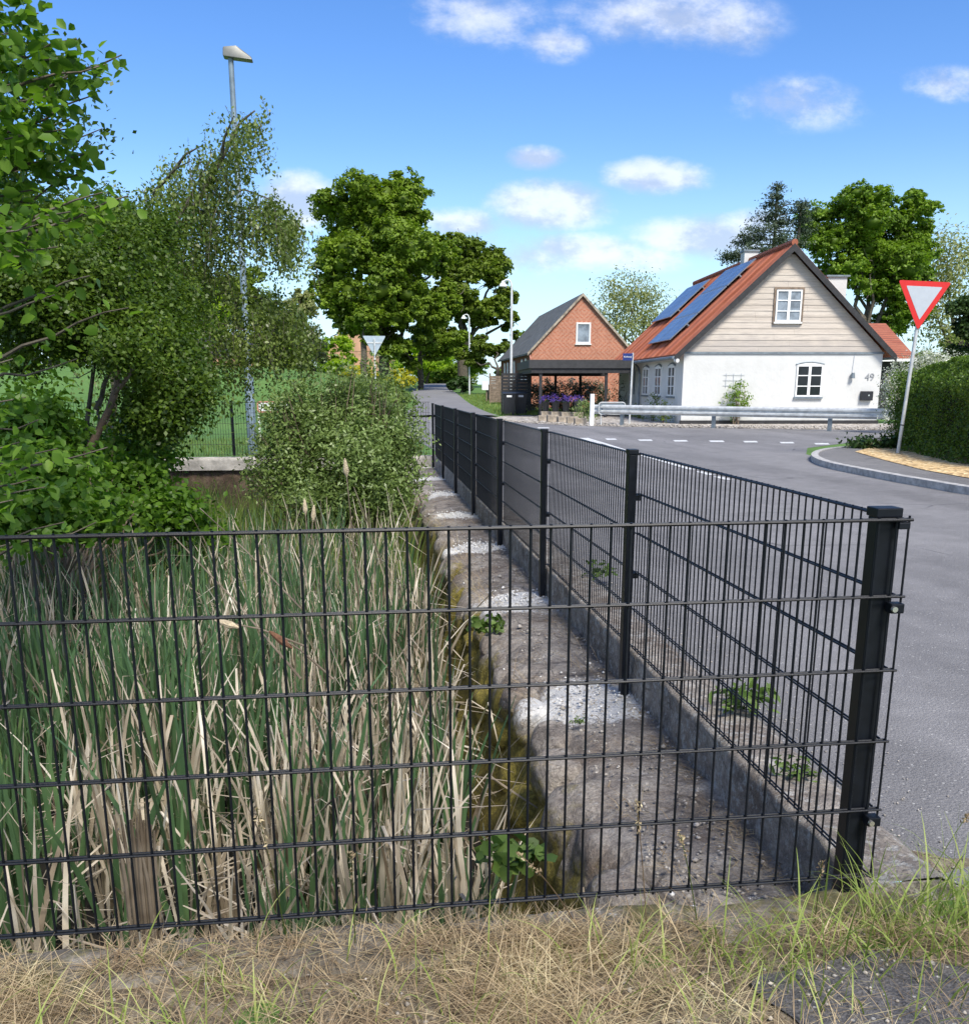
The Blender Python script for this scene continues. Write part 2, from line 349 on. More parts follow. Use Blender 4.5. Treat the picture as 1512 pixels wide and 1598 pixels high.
def m_rockwall(name, moss=True, mortar=True):
    m, t, b = newmat(name); g = t.n('ShaderNodeNewGeometry').outputs['Position']; s = t.n('ShaderNodeSeparateXYZ'); t.link(g, s.inputs[0])
    n = t.noise(g, 6, 8, .72); c = t.ramp(n, [(.28, (.075, .065, .055)), (.43, (.21, .18, .155)), (.57, (.35, .31, .265)), (.75, (.53, .49, .44))])
    n3 = t.noise(g, 2.2, 5, .6); c = t.mix(t.rmap(n3, .5, .65, 0, .6), c, (.16, .115, .08))
    vo = t.n('ShaderNodeTexVoronoi', feature='DISTANCE_TO_EDGE', i_Scale=2.6); t.link(t.vmath('ADD', g, t.n('ShaderNodeTexNoise', i_Scale=2.5).outputs[1]), vo.inputs['Vector'])
    c = t.mix(t.math('MULTIPLY', t.rmap(vo.outputs['Distance'], .04, .008, 0, .6), t.rmap(t.noise(g, 3, 3), .45, .6)), c, (.05, .04, .033))
    lich = t.rmap(t.noise(g, 17, 6, .8), .60 if moss else .52, .66 if moss else .60, 0, .7); c = t.mix(lich, c, (.46, .46, .44))
    fd = t.rmap(t.noise(g, 55, 8, .85), .32, .68, .62, 1.42); sc2 = t.n('ShaderNodeVectorMath', operation='SCALE'); t.link(c, sc2.inputs[0]); t.link(fd, sc2.inputs['Scale']); c = sc2.outputs[0]
    c = t.mix(t.rmap(t.noise(g, 30, 7, .85), .62, .66, 0, .75), c, (.42, .34, .24)); c = t.mix(t.rmap(t.noise(t.vmath('ADD', g, (7, 3, 1)), 24, 7, .85), .63, .67, 0, .8), c, (.035, .03, .025))
    if mortar:      # pale mortar smeared round each post foot, every 2.48 m
        d = t.math('SUBTRACT', t.math('MODULO', t.math('ADD', s.outputs[1], 1.24 + 24.8), 2.48), 1.24)
        dd = t.math('SQRT', t.math('ADD', t.math('POWER', t.math('MULTIPLY', t.math('ADD', d, .06), 1.35), 2.), t.math('POWER', t.math('MULTIPLY', t.math('ADD', s.outputs[0], .13), .9), 2.)))
        e = t.math('ADD', dd, t.math('MULTIPLY', t.math('SUBTRACT', t.noise(g, 12, 9, .88), .5), 1.25)); e = t.math('ADD', e, t.math('MULTIPLY', t.math('SUBTRACT', t.noise(g, 1.3, 2), .5), .9))
        k = t.math('MULTIPLY', t.rmap(e, .44, .34), t.rmap(s.outputs[2], -.42, -.30)); c = t.mix(t.math('MULTIPLY', k, .92), c, (.76, .75, .72))
    if moss:
        mz = t.math('ADD', s.outputs[2], t.math('MULTIPLY', t.math('SUBTRACT', t.noise(g, 3.2, 5, .7), .5), .8))
        k = t.math('MULTIPLY', t.rmap(mz, -.34, -.48), t.rmap(s.outputs[0], -.40, -.50))
        mc = t.ramp(t.noise(g, 45, 6, .8), [(.3, (.06, .048, .010)), (.5, (.21, .17, .03)), (.7, (.42, .35, .07))]); c = t.mix(k, c, mc)
    t.link(c, b.inputs['Base Color']); b.inputs['Roughness'].default_value = .95
    bn = t.n('ShaderNodeBump'); bn.inputs['Strength'].default_value = 1; bn.inputs['Distance'].default_value = .03
    t.link(t.math('ADD', n, t.math('MULTIPLY', t.noise(g, 50, 5, .75), .6)), bn.inputs['Height']); t.link(bn.outputs[0], b.inputs['Normal']); return m
M['ledge'] = m_rockwall('mossy_stone'); M['parapet'] = m_rockwall('lichen_concrete', False, False)
def m_farwall():
    m, t, b = newmat('far_wall_stone'); g = t.n('ShaderNodeNewGeometry').outputs['Position']
    n = t.noise(g, 5, 8, .75); c = t.ramp(n, [(.3, (.02, .014, .010)), (.5, (.10, .065, .042)), (.7, (.20, .14, .10))])
    t.link(c, b.inputs['Base Color']); b.inputs['Roughness'].default_value = .95
    bn = t.n('ShaderNodeBump'); bn.inputs['Distance'].default_value = .05; t.link(n, bn.inputs['Height']); t.link(bn.outputs[0], b.inputs['Normal']); return m
M['farwall'] = m_farwall()
def m_render():
    m, t, b = newmat('white_limewash'); o = t.n('ShaderNodeTexCoord').outputs['Object']; s = t.n('ShaderNodeSeparateXYZ'); t.link(o, s.inputs[0])
    c = t.mix(t.rmap(t.noise(o, 1.3, 7, .7), .45, .72, 0, .4), (.62, .625, .61), (.50, .50, .475))
    low = t.math('ADD', s.outputs[2], t.math('MULTIPLY', t.noise(o, 3, 5, .7), .5)); c = t.mix(t.rmap(low, .55, .25, 0, .5), c, (.40, .39, .34))
    t.link(c, b.inputs['Base Color']); b.inputs['Roughness'].default_value = .9
    bn = t.n('ShaderNodeBump'); bn.inputs['Strength'].default_value = .5; bn.inputs['Distance'].default_value = .02
    t.link(t.noise(o, 6, 6, .6), bn.inputs['Height']); t.link(bn.outputs[0], b.inputs['Normal']); return m
M['limewash'] = m_render()
def m_boards():
    m, t, b = newmat('weathered_boards'); o = t.n('ShaderNodeTexCoord').outputs['Object']; s = t.n('ShaderNodeSeparateXYZ'); t.link(o, s.inputs[0])
    st = t.vmath('MULTIPLY', o, (1.5, 1.5, 28)); n = t.noise(st, 1, 7, .75)
    row = t.n('ShaderNodeTexWhiteNoise', noise_dimensions='1D'); t.link(t.math('FLOOR', t.math('DIVIDE', s.outputs[2], .205)), row.inputs['W'])
    c = t.mix(row.outputs[0], (.53, .465, .395), (.61, .545, .47)); c = t.mix(t.rmap(n, .42, .75, 0, .75), c, (.27, .24, .22))
    low = t.math('ADD', s.outputs[2], t.math('MULTIPLY', t.noise(o, 1.2, 4), 1.6)); c = t.mix(t.rmap(low, 4.2, 3.6, 0, .4), c, (.31, .29, .28))
    t.link(c, b.inputs['Base Color']); b.inputs['Roughness'].default_value = .85; return m
M['boards'] = m_boards()
def m_tiles(name='clay_tiles', A=(.40, .115, .065), B=(.50, .175, .10)):
    m, t, b = newmat(name); o = t.n('ShaderNodeTexCoord').outputs['Object']
    n = t.noise(o, 1.5, 6, .7); c = t.mix(t.rmap(n, .3, .7), A, B); br = t.noise(o, 14, 3, .8); c = t.mix(t.rmap(br, .55, .75, 0, .5), c, (.26, .07, .035))
    t.link(c, b.inputs['Base Color']); b.inputs['Roughness'].default_value = .75
    wv = t.n('ShaderNodeTexWave', wave_type='BANDS', bands_direction='Y'); wv.inputs['Scale'].default_value = 1.6; t.link(o, wv.inputs['Vector'])
    w2 = t.n('ShaderNodeTexWave', wave_type='BANDS', bands_direction='Z', wave_profile='SAW'); w2.inputs['Scale'].default_value = 1.3; t.link(o, w2.inputs['Vector'])
    bn = t.n('ShaderNodeBump'); bn.inputs['Strength'].default_value = 1; bn.inputs['Distance'].default_value = .14
    t.link(t.math('ADD', wv.outputs[0], t.math('MULTIPLY', w2.outputs[0], .5)), bn.inputs['Height']); t.link(bn.outputs[0], b.inputs['Normal']); return m
M['tiles'] = m_tiles()
def m_brick(name, diamonds=True, dark=False):
    m, t, b = newmat(name); o = t.n('ShaderNodeTexCoord').outputs['Object']; s = t.n('ShaderNodeSeparateXYZ'); t.link(o, s.inputs[0])
    uv = t.n('ShaderNodeCombineXYZ'); t.link(t.math('ADD', s.outputs[0], s.outputs[1]), uv.inputs[0]); t.link(s.outputs[2], uv.inputs[1])
    bt = t.n('ShaderNodeTexBrick'); t.link(uv.outputs[0], bt.inputs['Vector']); bt.inputs['Scale'].default_value = 1
    bt.inputs['Brick Width'].default_value = .24; bt.inputs['Row Height'].default_value = .075; bt.inputs['Mortar Size'].default_value = .012
    k = .35 if dark else 1
    bt.inputs['Color1'].default_value = (.52 * k, .155 * k, .075 * k, 1); bt.inputs['Color2'].default_value = (.42 * k, .11 * k, .05 * k, 1); bt.inputs['Mortar'].default_value = (.42 * k, .28 * k, .21 * k, 1)
    c = bt.outputs[0]
    if diamonds:
        qa = t.math('PINGPONG', t.math('MULTIPLY', s.outputs[0], 1.0), .75); qb = t.math('PINGPONG', s.outputs[2], .55)
        q = t.math('ADD', qa, qb); r = t.math('PINGPONG', q, .13); c = t.mix(t.rmap(r, .055, .085, 0, .42), c, (.58, .32, .22))
    c = t.mix(t.rmap(t.noise(o, 1.2, 5, .7), .35, .75, 0, .35), c, (.22 * k, .09 * k, .06 * k))
    t.link(c, b.inputs['Base Color']); b.inputs['Roughness'].default_value = .9; return m
M['brick'] = m_brick('patterned_brick'); M['brick_shaded'] = m_brick('shaded_brick', False, True)  # side walls use a darkened copy: their shade is in the colour
def m_solar():
    m, t, b = newmat('solar_cells'); o = t.n('ShaderNodeTexCoord').outputs['Object']
    c = t.mix(t.rmap(t.noise(o, 1.1, 3), .3, .7), (.03, .075, .19), (.06, .14, .32)); s_ = t.n('ShaderNodeSeparateXYZ'); t.link(o, s_.inputs[0]); l1 = t.rmap(t.math('PINGPONG', s_.outputs[1], .165), .012, .004); l2 = t.rmap(t.math('PINGPONG', s_.outputs[0], .12), .006, .002); c = t.mix(t.math('MULTIPLY', t.math('MAXIMUM', l1, l2), .55), c, (.40, .50, .62)); t.link(c, b.inputs['Base Color'])
    b.inputs['Roughness'].default_value = .3; b.inputs['Specular IOR Level'].default_value = .3; return m
M['solar'] = m_solar()

G3 = lambda a, b, c, d=None: [(0, a), (.45, b), (.8, c), (1, d or c)]
M['lf_hazel'] = leafmat('hazel_leaf', G3((.05, .105, .012), (.10, .20, .022), (.17, .30, .035), (.25, .40, .06)), .52, .45)
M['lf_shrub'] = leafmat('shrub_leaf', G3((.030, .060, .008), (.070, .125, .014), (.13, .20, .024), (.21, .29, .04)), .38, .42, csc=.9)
M['lf_birch'] = leafmat('birch_leaf', G3((.060, .090, .016), (.110, .160, .026), (.165, .225, .042), (.25, .31, .075)), .30, .42, .5, csc=.8)
M['lf_willow'] = leafmat('willow_leaf', G3((.085, .125, .030), (.150, .220, .055), (.235, .32, .10), (.38, .46, .24)), .28, .42, .45, csc=2.5)
M['lf_big'] = leafmat('lime_tree_leaf', G3((.075, .120, .010), (.145, .225, .018), (.210, .305, .028), (.28, .37, .045)), .32, .55, csc=.35)
M['lf_big2'] = leafmat('dark_tree_leaf', G3((.065, .100, .010), (.125, .185, .017), (.185, .255, .028), (.25, .32, .045)), .30, .55, csc=.35)
M['lf_maple'] = leafmat('maple_leaf', G3((.080, .140, .012), (.150, .250, .022), (.215, .33, .034), (.28, .39, .05)), .4, .5, csc=.5)
M['lf_yellow'] = leafmat('yellow_green_leaf', G3((.15, .27, .010), (.26, .40, .020), (.38, .50, .03), (.5, .58, .05)), .45, .5, csc=.5)
M['lf_gold'] = leafmat('yellow_blossom', G3((.25, .27, .02), (.45, .42, .03), (.6, .55, .05)), .4, .5)
M['lf_pale'] = leafmat('pale_silver_leaf', G3((.15, .17, .06), (.25, .28, .10), (.36, .38, .17), (.48, .49, .28)), .35, .5, csc=.6)
M['lf_conifer'] = leafmat('conifer_needles', G3((.020, .040, .020), (.045, .075, .040), (.08, .11, .065)), .15, .6, csc=.7)
M['lf_ever'] = leafmat('evergreen_leaf', G3((.014, .038, .008), (.028, .065, .012), (.055, .105, .02)), .2, .5, csc=.8)
M['lf_hedge'] = leafmat('hedge_leaf', G3((.045, .090, .010), (.085, .155, .017), (.145, .235, .028), (.23, .33, .05)), .3, .45, csc=1.3)
M['lf_white'] = leafmat('white_blossom', G3((.10, .15, .06), (.45, .47, .42), (.75, .76, .72)), .3, .6)
M['lf_vari'] = leafmat('variegated_leaf', G3((.02, .04, .015), (.06, .10, .05), (.28, .30, .26), (.5, .5, .46)), .2, .6)
M['lf_weed'] = leafmat('weed_leaf', G3((.05, .09, .018), (.09, .155, .03), (.16, .24, .06)), .35, .5)
M['grass_green'] = leafmat('green_grass_blade', G3((.08, .12, .025), (.19, .26, .055), (.34, .42, .11), (.52, .52, .22)), .35, .5, csc=3)
M['grass_dry'] = leafmat('dry_grass_blade', G3((.13, .085, .05), (.38, .28, .17), (.58, .47, .29), (.74, .67, .42)), .25, .6, tint=1, csc=5)
M['cat_green'] = leafmat('cattail_green_blade', G3((.038, .078, .034), (.070, .135, .058), (.115, .200, .080), (.22, .31, .10)), .25, .38, .55, csc=2.5)
M['cat_dead'] = leafmat('cattail_dead_blade', G3((.12, .09, .06), (.42, .35, .26), (.68, .60, .48), (.84, .79, .70)), .22, .65, .3, tint=1, csc=4)
M['fluff'] = simple('cattail_fluff', (.55, .45, .30), .95, 0, .3, 60, 1, 150)
M['seed'] = simple('cattail_seed', (.13, .06, .03), .9, 0, .3, 60)

# ---------------------------------------------------------------- foliage builders
def unit(v): return v / (np.linalg.norm(v, axis=-1, keepdims=True) + 1e-9)
def leaf_geo(P, size, up=.55, droop=0., out=None, big=False, asp=.55, rn=None):
    n = len(P); size = np.broadcast_to(size, (n,)) * rng.uniform(.65, 1.25, n)
    nrm = rng.normal(size=(n, 3)) * .6; nrm[:, 2] += up
    if out is not None: nrm += out * .5
    nrm = unit(nrm); t = rng.normal(size=(n, 3)); t[:, 2] -= droop * 2.2; t = unit(t - nrm * (t * nrm).sum(1, keepdims=True)); s = np.cross(nrm, t)
    a = (size * .5)[:, None]; wd = a * asp
    rv = rng.random(n) if rn is None else np.clip(rn + rng.normal(0, .16, n), 0, 1)
    if not big:
        V = np.stack([P - t * a, P + s * wd + nrm * wd * .25, P + t * a, P - s * wd + nrm * wd * .25], 1).reshape(-1, 3)
        Fc = np.arange(4 * n).reshape(n, 4); return V, Fc, np.repeat(rv, 4)
    f = .18
    V = np.stack([P - t * a, P - t * a * .35 + s * wd * .95 + nrm * wd * f, P + t * a * .4 + s * wd * .75 + nrm * wd * f, P + t * a - nrm * a * .12,
                  P + t * a * .4 - s * wd * .75 + nrm * wd * f, P - t * a * .35 - s * wd * .95 + nrm * wd * f], 1).reshape(-1, 3)
    b = np.arange(n)[:, None] * 6; Fc = np.concatenate([b + [0, 1, 2, 3], b + [0, 3, 4, 5]], 0); return V, Fc, np.repeat(rv, 6)
def crown_pts(lobes, per_cluster, rc, hollow=.55, flat=.55):
    PP = []; CC = []; RN = []
    for (c, r, ncl) in lobes:
        c = np.asarray(c, float); r = np.asarray(r, float) if hasattr(r, '__len__') else np.array([r, r, r], float)
        d = unit(rng.normal(size=(ncl, 3))); rad = hollow + (1 - hollow) * rng.random(ncl) ** .7
        bump = .62 + .75 * vnoise(d * 3.1 + c[None] * 3.1 + 20, 1.)
        cl = c + d * r * (rad * bump)[:, None]; rn = np.clip(rng.normal(.5, .2, ncl), .05, .95)
        k = per_cluster; rk = rc * rng.uniform(.55, 1.35, ncl)[:, None, None]; e = np.clip(rng.normal(size=(ncl, k, 3)), -1.6, 1.6) * rk; e[:, :, 2] *= flat; e += d[:, None] * np.clip(rng.normal(size=(ncl, k, 1)), -1.4, 1.4) * rk * .9
        PP.append((cl[:, None] + e).reshape(-1, 3)); CC.append(np.repeat(d, k, 0)); RN.append(np.repeat(rn, k))
    return np.concatenate(PP), np.concatenate(CC), np.concatenate(RN)
def foliage(name, mat, lobes, leaf, per=14, rc=.25, parent=None, off=(0, 0, 0), up=.55, droop=0, hollow=.55, flat=.55, big=False, asp=.55):
    P, D, RN = crown_pts(lobes, per, rc, hollow, flat); V, Fc, rn = leaf_geo(P, leaf, up, droop, D, big, asp, RN)
    return mesh_obj(name, V - np.asarray(off), Fc, mat, parent, rn)
_bm = bmesh.new(); bmesh.ops.create_icosphere(_bm, subdivisions=2, radius=1); _IV = np.array([v.co for v in _bm.verts]); _IF = np.array([[v.index for v in f.verts] for f in _bm.faces]); _bm.free()
def clumpy(lobes, leaf, per, mat, parent, off, up=.8, droop=0., mul=2.7, cfr=.5):
    """a crown of dense domed clumps: leaves on the shells of sub-lobes, a dark solid core added inside each to block light"""
    PP, DD, RN, VV, FF, n = [], [], [], [], [], 0
    for (c, r, ncl) in lobes:
        c = np.asarray(c, float); r = np.asarray(r, float) if hasattr(r, '__len__') else np.array([r, r, r], float)
        m = max(4, int(ncl / 11)); cl_per = max(5, int(ncl * mul / m))
        for j in range(m):
            d = unit(rng.normal(size=3)); q = c + d * r * rng.uniform(.25, .86); rr = r * rng.uniform(.26, .48); rr = rr * .5 + np.mean(rr) * .5; rr[2] *= .78
            dd = unit(rng.normal(size=(cl_per, 3)) + [0, 0, .25]); rad = rng.uniform(.72, 1.04, cl_per) * (.72 + .56 * vnoise(dd * 3 + q, 1.))
            cp = q + dd * rr * rad[:, None]; e = np.clip(rng.normal(size=(cl_per, per, 3)), -1.5, 1.5) * np.mean(rr) * .17; e[:, :, 2] *= .6
            PP.append((cp[:, None] + e).reshape(-1, 3)); DD.append(np.repeat(dd, per, 0)); RN.append(np.repeat(np.clip(rng.normal(.5, .14, cl_per) + rng.normal(0, .12), .05, .95), per))
            v = _IV * rr * cfr * (.6 + .8 * vnoise(_IV * 2.6 + q, 1.))[:, None] + q; VV.append(v); FF.append(_IF + n); n += len(_IV)
    V, Fc, rn = leaf_geo(np.concatenate(PP), leaf, up, droop, np.concatenate(DD), False, .6, np.concatenate(RN)); mesh_obj('crown', V - off, Fc, mat, parent, rn)
    mesh_obj('solid_dark_core', np.concatenate(VV) - off, np.concatenate(FF), mat, parent)  # solid dark blobs added so that light does not pass through the crown
def limb(mb, a, b, r0, r1, wob=.08, n=6, seg=5, sag=0):
    a, b = np.asarray(a, float), np.asarray(b, float); L = np.linalg.norm(b - a); pts = []
    for k in range(seg + 1):
        f = k / seg; p = a + (b - a) * f + (rng.normal(size=3) * wob * L * .5 * math.sin(math.pi * f) if 0 < k < seg else 0); p[2] += sag * L * math.sin(math.pi * f); pts.append(p)
    mb.tube(pts, [r0 + (r1 - r0) * (k / seg) for k in range(seg + 1)], n); return pts
def tree(name, label, cat, base, lobes, leaf, mat, trunk_r, fork=None, per=16, rc=.5, bark=None, group=None, twigs=3, **k):
    base = np.asarray(base, float); root = thing(name, label, cat, base, group=group)
    core = k.pop('core', True); 
    if core: clumpy(lobes, leaf, per, mat, root, base)
    else: foliage('crown', mat, lobes, leaf, per, rc, root, base, **k)
    mb = MB(); top = np.mean([l[0] for l in lobes], 0); fk = np.array([base[0], base[1], base[2] + fork]) if fork else base + (top - base) * .45
    limb(mb, base - base, fk - base, trunk_r, trunk_r * .75, .03, 9, 5)
    for (c, r, ncl) in lobes:
        c = np.asarray(c, float); limb(mb, fk - base, c - base, trunk_r * .5, trunk_r * .12, .12, 6, 5)
        rr = np.max(r)
        for j in range(twigs): limb(mb, c - base, c - base + unit(rng.normal(size=3)) * rr * .8, trunk_r * .14, trunk_r * .04, .15, 4, 3)
    mb.build('trunk', bark or M['bark'], root, smooth=True); return root
def blades(name, mat, B, h, wd, lean, bend, seg=5, parent=None, off=(0, 0, 0), kink=None, kind='stuff', twist=.3, rn=None, taper=.9):
    """B base points, h lengths, wd widths, lean start slope vector (n,2), bend extra slope growing to the tip; kink (n,) fraction where a blade folds down"""
    n = len(B); h = np.broadcast_to(h, (n,)); wd = np.broadcast_to(wd, (n,)); az = rng.uniform(0, 2 * np.pi, n); sd_ = np.stack([np.cos(az), np.sin(az), np.zeros(n)], 1)
    lean = np.asarray(lean); ang0 = np.hypot(lean[:, 0], lean[:, 1]); ldir = lean / (ang0[:, None] + 1e-6)
    p = B.copy(); rows = []; st = h / seg
    for k in range(seg + 1):
        f = k / seg; wk = wd * (1 - f ** 2.2 * taper) * (0.75 + .25 * min(1, f * 4)) / 2
        s2 = sd_ + twist * f * np.stack([-sd_[:, 1], sd_[:, 0], np.zeros(n)], 1); s2 = unit(s2)
        rows.append(np.stack([p - s2 * wk[:, None], p + s2 * wk[:, None]], 1))
        a = ang0 + np.broadcast_to(bend, (n,)) * (f + .5 / seg) ** 1.5
        if kink is not None: a = np.where(f + .5 / seg > kink, ang0 + KA[:n], a)
        p = p + np.stack([np.sin(a) * ldir[:, 0], np.sin(a) * ldir[:, 1], np.cos(a)], 1) * st[:, None]
    V = np.stack(rows, 1).reshape(-1, 3)            # n,(seg+1),2
    m = (seg + 1) * 2; b = np.arange(n)[:, None, None] * m; q = np.arange(seg)[None, :, None] * 2
    Fc = (b + q + np.array([0, 1, 3, 2])[None, None]).reshape(-1, 4)
    r = rng.random(n) if rn is None else rn
    o = mesh_obj(name, V - np.asarray(off), Fc, mat, parent, np.repeat(r, m))
    if kind: o['kind'] = kind
    return o
KA = rng.uniform(1.5, 2.9, 60000)
def lobe(x, y, D, rx, ry, n, depth=None):        # a lobe of foliage seen rx by ry wide at distance D, given its own depth
    s = D / F_; return (at(x, y, D), (rx * s, (depth if depth else rx * s), ry * s), n)

# ================================================================ TERRAIN
def sst(a, b, x): t = np.clip((x - a) / (b - a), 0, 1); return t * t * (3 - 2 * t)
LEFT = np.array([(-60, .3), (17, .3), (27, -.3), (42.8, .6), (52.8, 1.1), (66.8, 1.9), (79.8, 2.5), (92.8, 3.4), (112.7, 5.3), (135, 9), (170, 16), (400, 60)])
def ground(x, y):
    x = np.asarray(x, float); y = np.asarray(y, float)
    h = -.1 + 1.45 * sst(41, 120, y) + 0 * x
    xl = np.interp(y, LEFT[:, 0], LEFT[:, 1])
    h = h + 1.15 * sst(24, 66, y) * sst(2.5, 12, xl - x) + 1.0 * sst(36, 66, y) * sst(.2, 2.2, xl - x) * (1 - sst(80, 110, y))
    h = h - .35 * sst(60, 120, y) * sst(4, 20, x - xl - 4) - 4 * sst(140, 400, y) * sst(-1, 1, x * 0 + 1)
    return h
xs = sorted(set([-1500, -600, -250, -120, -90, -70] + list(np.arange(-60, 61, 2.5)) + [-9, -4.6, .25, .3] + [70, 90, 120, 250, 600, 1500]))
ys = sorted(set([-800, -200, -80, -40, -20, -10, -6, -3, -1.2, .02, 1, 4, 8, 12, 17.6] + list(np.arange(20, 150, 2.5)) + [160, 180, 210, 260, 350, 500, 900, 2000]))
XX, YY = np.meshgrid(xs, ys); ZZ = ground(XX, YY); nx, ny = len(xs), len(ys)
V = np.stack([XX.ravel(), YY.ravel(), ZZ.ravel()], 1); Fc = []
for j in range(ny - 1):
    for i in range(nx - 1):
        mx, my = (xs[i] + xs[i + 1]) / 2, (ys[j] + ys[j + 1]) / 2
        if -9 < mx < .3 and .02 < my < 17.6: continue
        Fc.append((j * nx + i, j * nx + i + 1, (j + 1) * nx + i + 1, (j + 1) * nx + i))
g = mesh_obj('ground', V, Fc, M['meadow'], smooth=True); tag(g, kind='structure')
# pond bed with a rising left bank
gx = np.arange(-9, .36, .15); gy = np.arange(-.02, 17.75, .15); XX, YY = np.meshgrid(gx, gy)
PB = np.stack([XX.ravel(), YY.ravel(), np.zeros(XX.size)], 1)
def bed(x, y):
    P = np.stack([x, y, x * 0], -1).reshape(-1, 3); edge = -3.7 - .22 * np.minimum(y, 8) + .0 * y + .35 * np.clip(y - 8, 0, 4)
    return -1.08 + .16 * (fbm(P, 2.5).reshape(np.shape(x)) - .5) + .98 * sst(0, 2.6, edge - x)
PB[:, 2] = bed(PB[:, 0], PB[:, 1]); nx, ny = len(gx), len(gy)
ii = (np.arange(ny - 1)[:, None] * nx + np.arange(nx - 1)[None]).ravel(); Fq = np.stack([ii, ii + 1, ii + nx + 1, ii + nx], 1)
tag(mesh_obj('pond_bed', PB, Fq, M['mud'], smooth=True), kind='structure')
# verge in front of the near fence
gx = np.arange(-4.2, 2.6, .035); gy = np.arange(-2.6, .45, .035); XX, YY = np.meshgrid(gx, gy); PV = np.stack([XX.ravel(), YY.ravel(), np.zeros(XX.size)], 1)
PV[:, 2] = -.100 + .035 * (fbm(PV, 5, 4) - .35) - .12 * sst(-.06, .03, PV[:, 1]) * (PV[:, 0] < .15) - .012 * sst(.25, .6, PV[:, 0])
_op = gp(1400, 1555, -.07); _k = sst(1.25, .8, np.hypot((PV[:, 0] - _op[0]) / .33, (PV[:, 1] - _op[1]) / .20)); PV[:, 2] = PV[:, 2] * (1 - _k) + _k * (-.094 + .3 * (PV[:, 2] + .1))
nx, ny = len(gx), len(gy); ii = (np.arange(ny - 1)[:, None] * nx + np.arange(nx - 1)[None]).ravel(); Fq = np.stack([ii, ii + 1, ii + nx + 1, ii + nx], 1)
_xc = (PV[Fq[:, 0], 0] + PV[Fq[:, 1], 0]) / 2; _yc = PV[Fq[:, 2], 1]; Fq = Fq[(_yc < .05) | (_xc > .27)]
tag(mesh_obj('verge', PV, Fq, M['soil'], smooth=True), kind='structure')

# ---------------------------------------------------------------- roads
ZR = -.094
road = [(.31, .16), (.30, 17.6), (.1, 23), (-.32, 27), (-2, 30.6), (-8, 37.8), (-26, 47), (-60, 60), (-62, 66), (-27, 52.5), (-8.8, 42.4), (-3, 39.2), (-.1, 38.6),
        (.6, 42.8), (4.75, 42.8), (4.2, 40.4), (3.9, 38.8), (4.7, 35.5), (6.15, 32.6), (9.5, 30.6), (15.2, 27.9), (24, 24.5), (60, 12), (58, 6), (24, 18.2), (15, 21.2), (11, 21.6), (8.9, 19.6), (7.95, 17.6),
        (7.35, 14.5), (7.1, 10.6), (7.2, 5), (7.8, -5), (10, -30), (3, -30), (1.9, -2.6), (1.05, -.9), (.62, -.25)]
sheet('road', road, ZR, M['asphalt'])
RL = [(42.7, .6, 4.8), (45, .7, 4.78), (52.5, 1.1, 5.0), (60, 1.5, 5.3), (66.5, 1.9, 5.6), (73, 2.2, 5.95), (79.6, 2.55, 6.25), (86, 3.0, 6.5), (92.6, 3.4, 6.75), (102, 4.3, 7.3), (112, 5.3, 8.3), (122, 6.7, 10), (135, 9, 12.5), (150, 12, 16)]
yy_ = np.linspace(42.7, 150, 70); V = []; Fc = []
for y in yy_:
    l = np.interp(y, [q[0] for q in RL], [q[1] for q in RL]); r = np.interp(y, [q[0] for q in RL], [q[2] for q in RL])
    for f in (0, .25, .5, .75, 1): x = l + (r - l) * f; V.append((x, y, ground(x, y) + .07 + .05 * math.sin(math.pi * f)))
for k in range(len(yy_) - 1):
    for i in range(4): a = k * 5 + i; Fc.append((a, a + 1, a + 6, a + 5))
tag(mesh_obj('lane', V, Fc, M['asphalt_far'], smooth=True), kind='structure')
def gz(x): return float(ground(x[0], x[1]))
# pavement island with kerb
kerb_px = [(1512, 762), (1455, 752), (1400, 743), (1330, 730), (1290, 722), (1272, 716), (1264, 710), (1270, 704), (1292, 699), (1330, 696), (1400, 693.5)]
KP = [gp(x, y, .0)[:2] for x, y in kerb_px]; KP = [np.array((7.4, 3.)), np.array((7.25, 7.))] + KP + [np.array((24, 18.9)), np.array((58, 7))]
KP = [np.array(k) for k in KP]; KP[0] = np.array((7.6, -8.)); 
def offset(poly, d):
    out = []
    for i, p in enumerate(poly):
        t = poly[min(i + 1, len(poly) - 1)] - poly[max(i - 1, 0)]; t = t / np.linalg.norm(t); out.append(p + d * np.array([t[1], -t[0]]))
    return out
# smooth the kerb line
def chaikin(P, k=2):
    for _ in range(k):
        Q = [P[0]]
        for a, b in zip(P[:-1], P[1:]): Q += [a * .75 + b * .25, a * .25 + b * .75]
        P = Q + [P[-1]]
    return P
KS = chaikin(KP); KI = offset(KS, .13)
mb = MB()
for a, b, c, d in zip(KS[:-1], KS[1:], KI[1:], KI[:-1]):
    mb.add([(a[0], a[1], -.2), (b[0], b[1], -.2), (b[0], b[1], .012), (a[0], a[1], .012), (d[0], d[1], .016), (c[0], c[1], .016), (d[0], d[1], -.2), (c[0], c[1], -.2)],
           [(0, 1, 2, 3), (3, 2, 5, 4), (4, 5, 7, 6)])
tag(mb.build('kerb', M['kerb']), kind='structure')
sheet('pavement', [tuple(k) for k in KI] + [(60, 5), (60, -8)], .004, M['path'])
sheet('gravel_bed', [(4.75, 42.8), (4.2, 40.4), (3.9, 38.8), (4.7, 35.5), (6.15, 32.6), (9.5, 30.6), (15.2, 27.9), (24, 24.5), (25, 30), (18.5, 33.2), (10.4, 34.2), (11.2, 47), (6.2, 47), (5.6, 45)], -.088, M['pebble'])
mul = [gp(x, y, .02)[:2] for x, y in [(1334, 704), (1380, 717), (1440, 732), (1512, 745), (1590, 758)]]
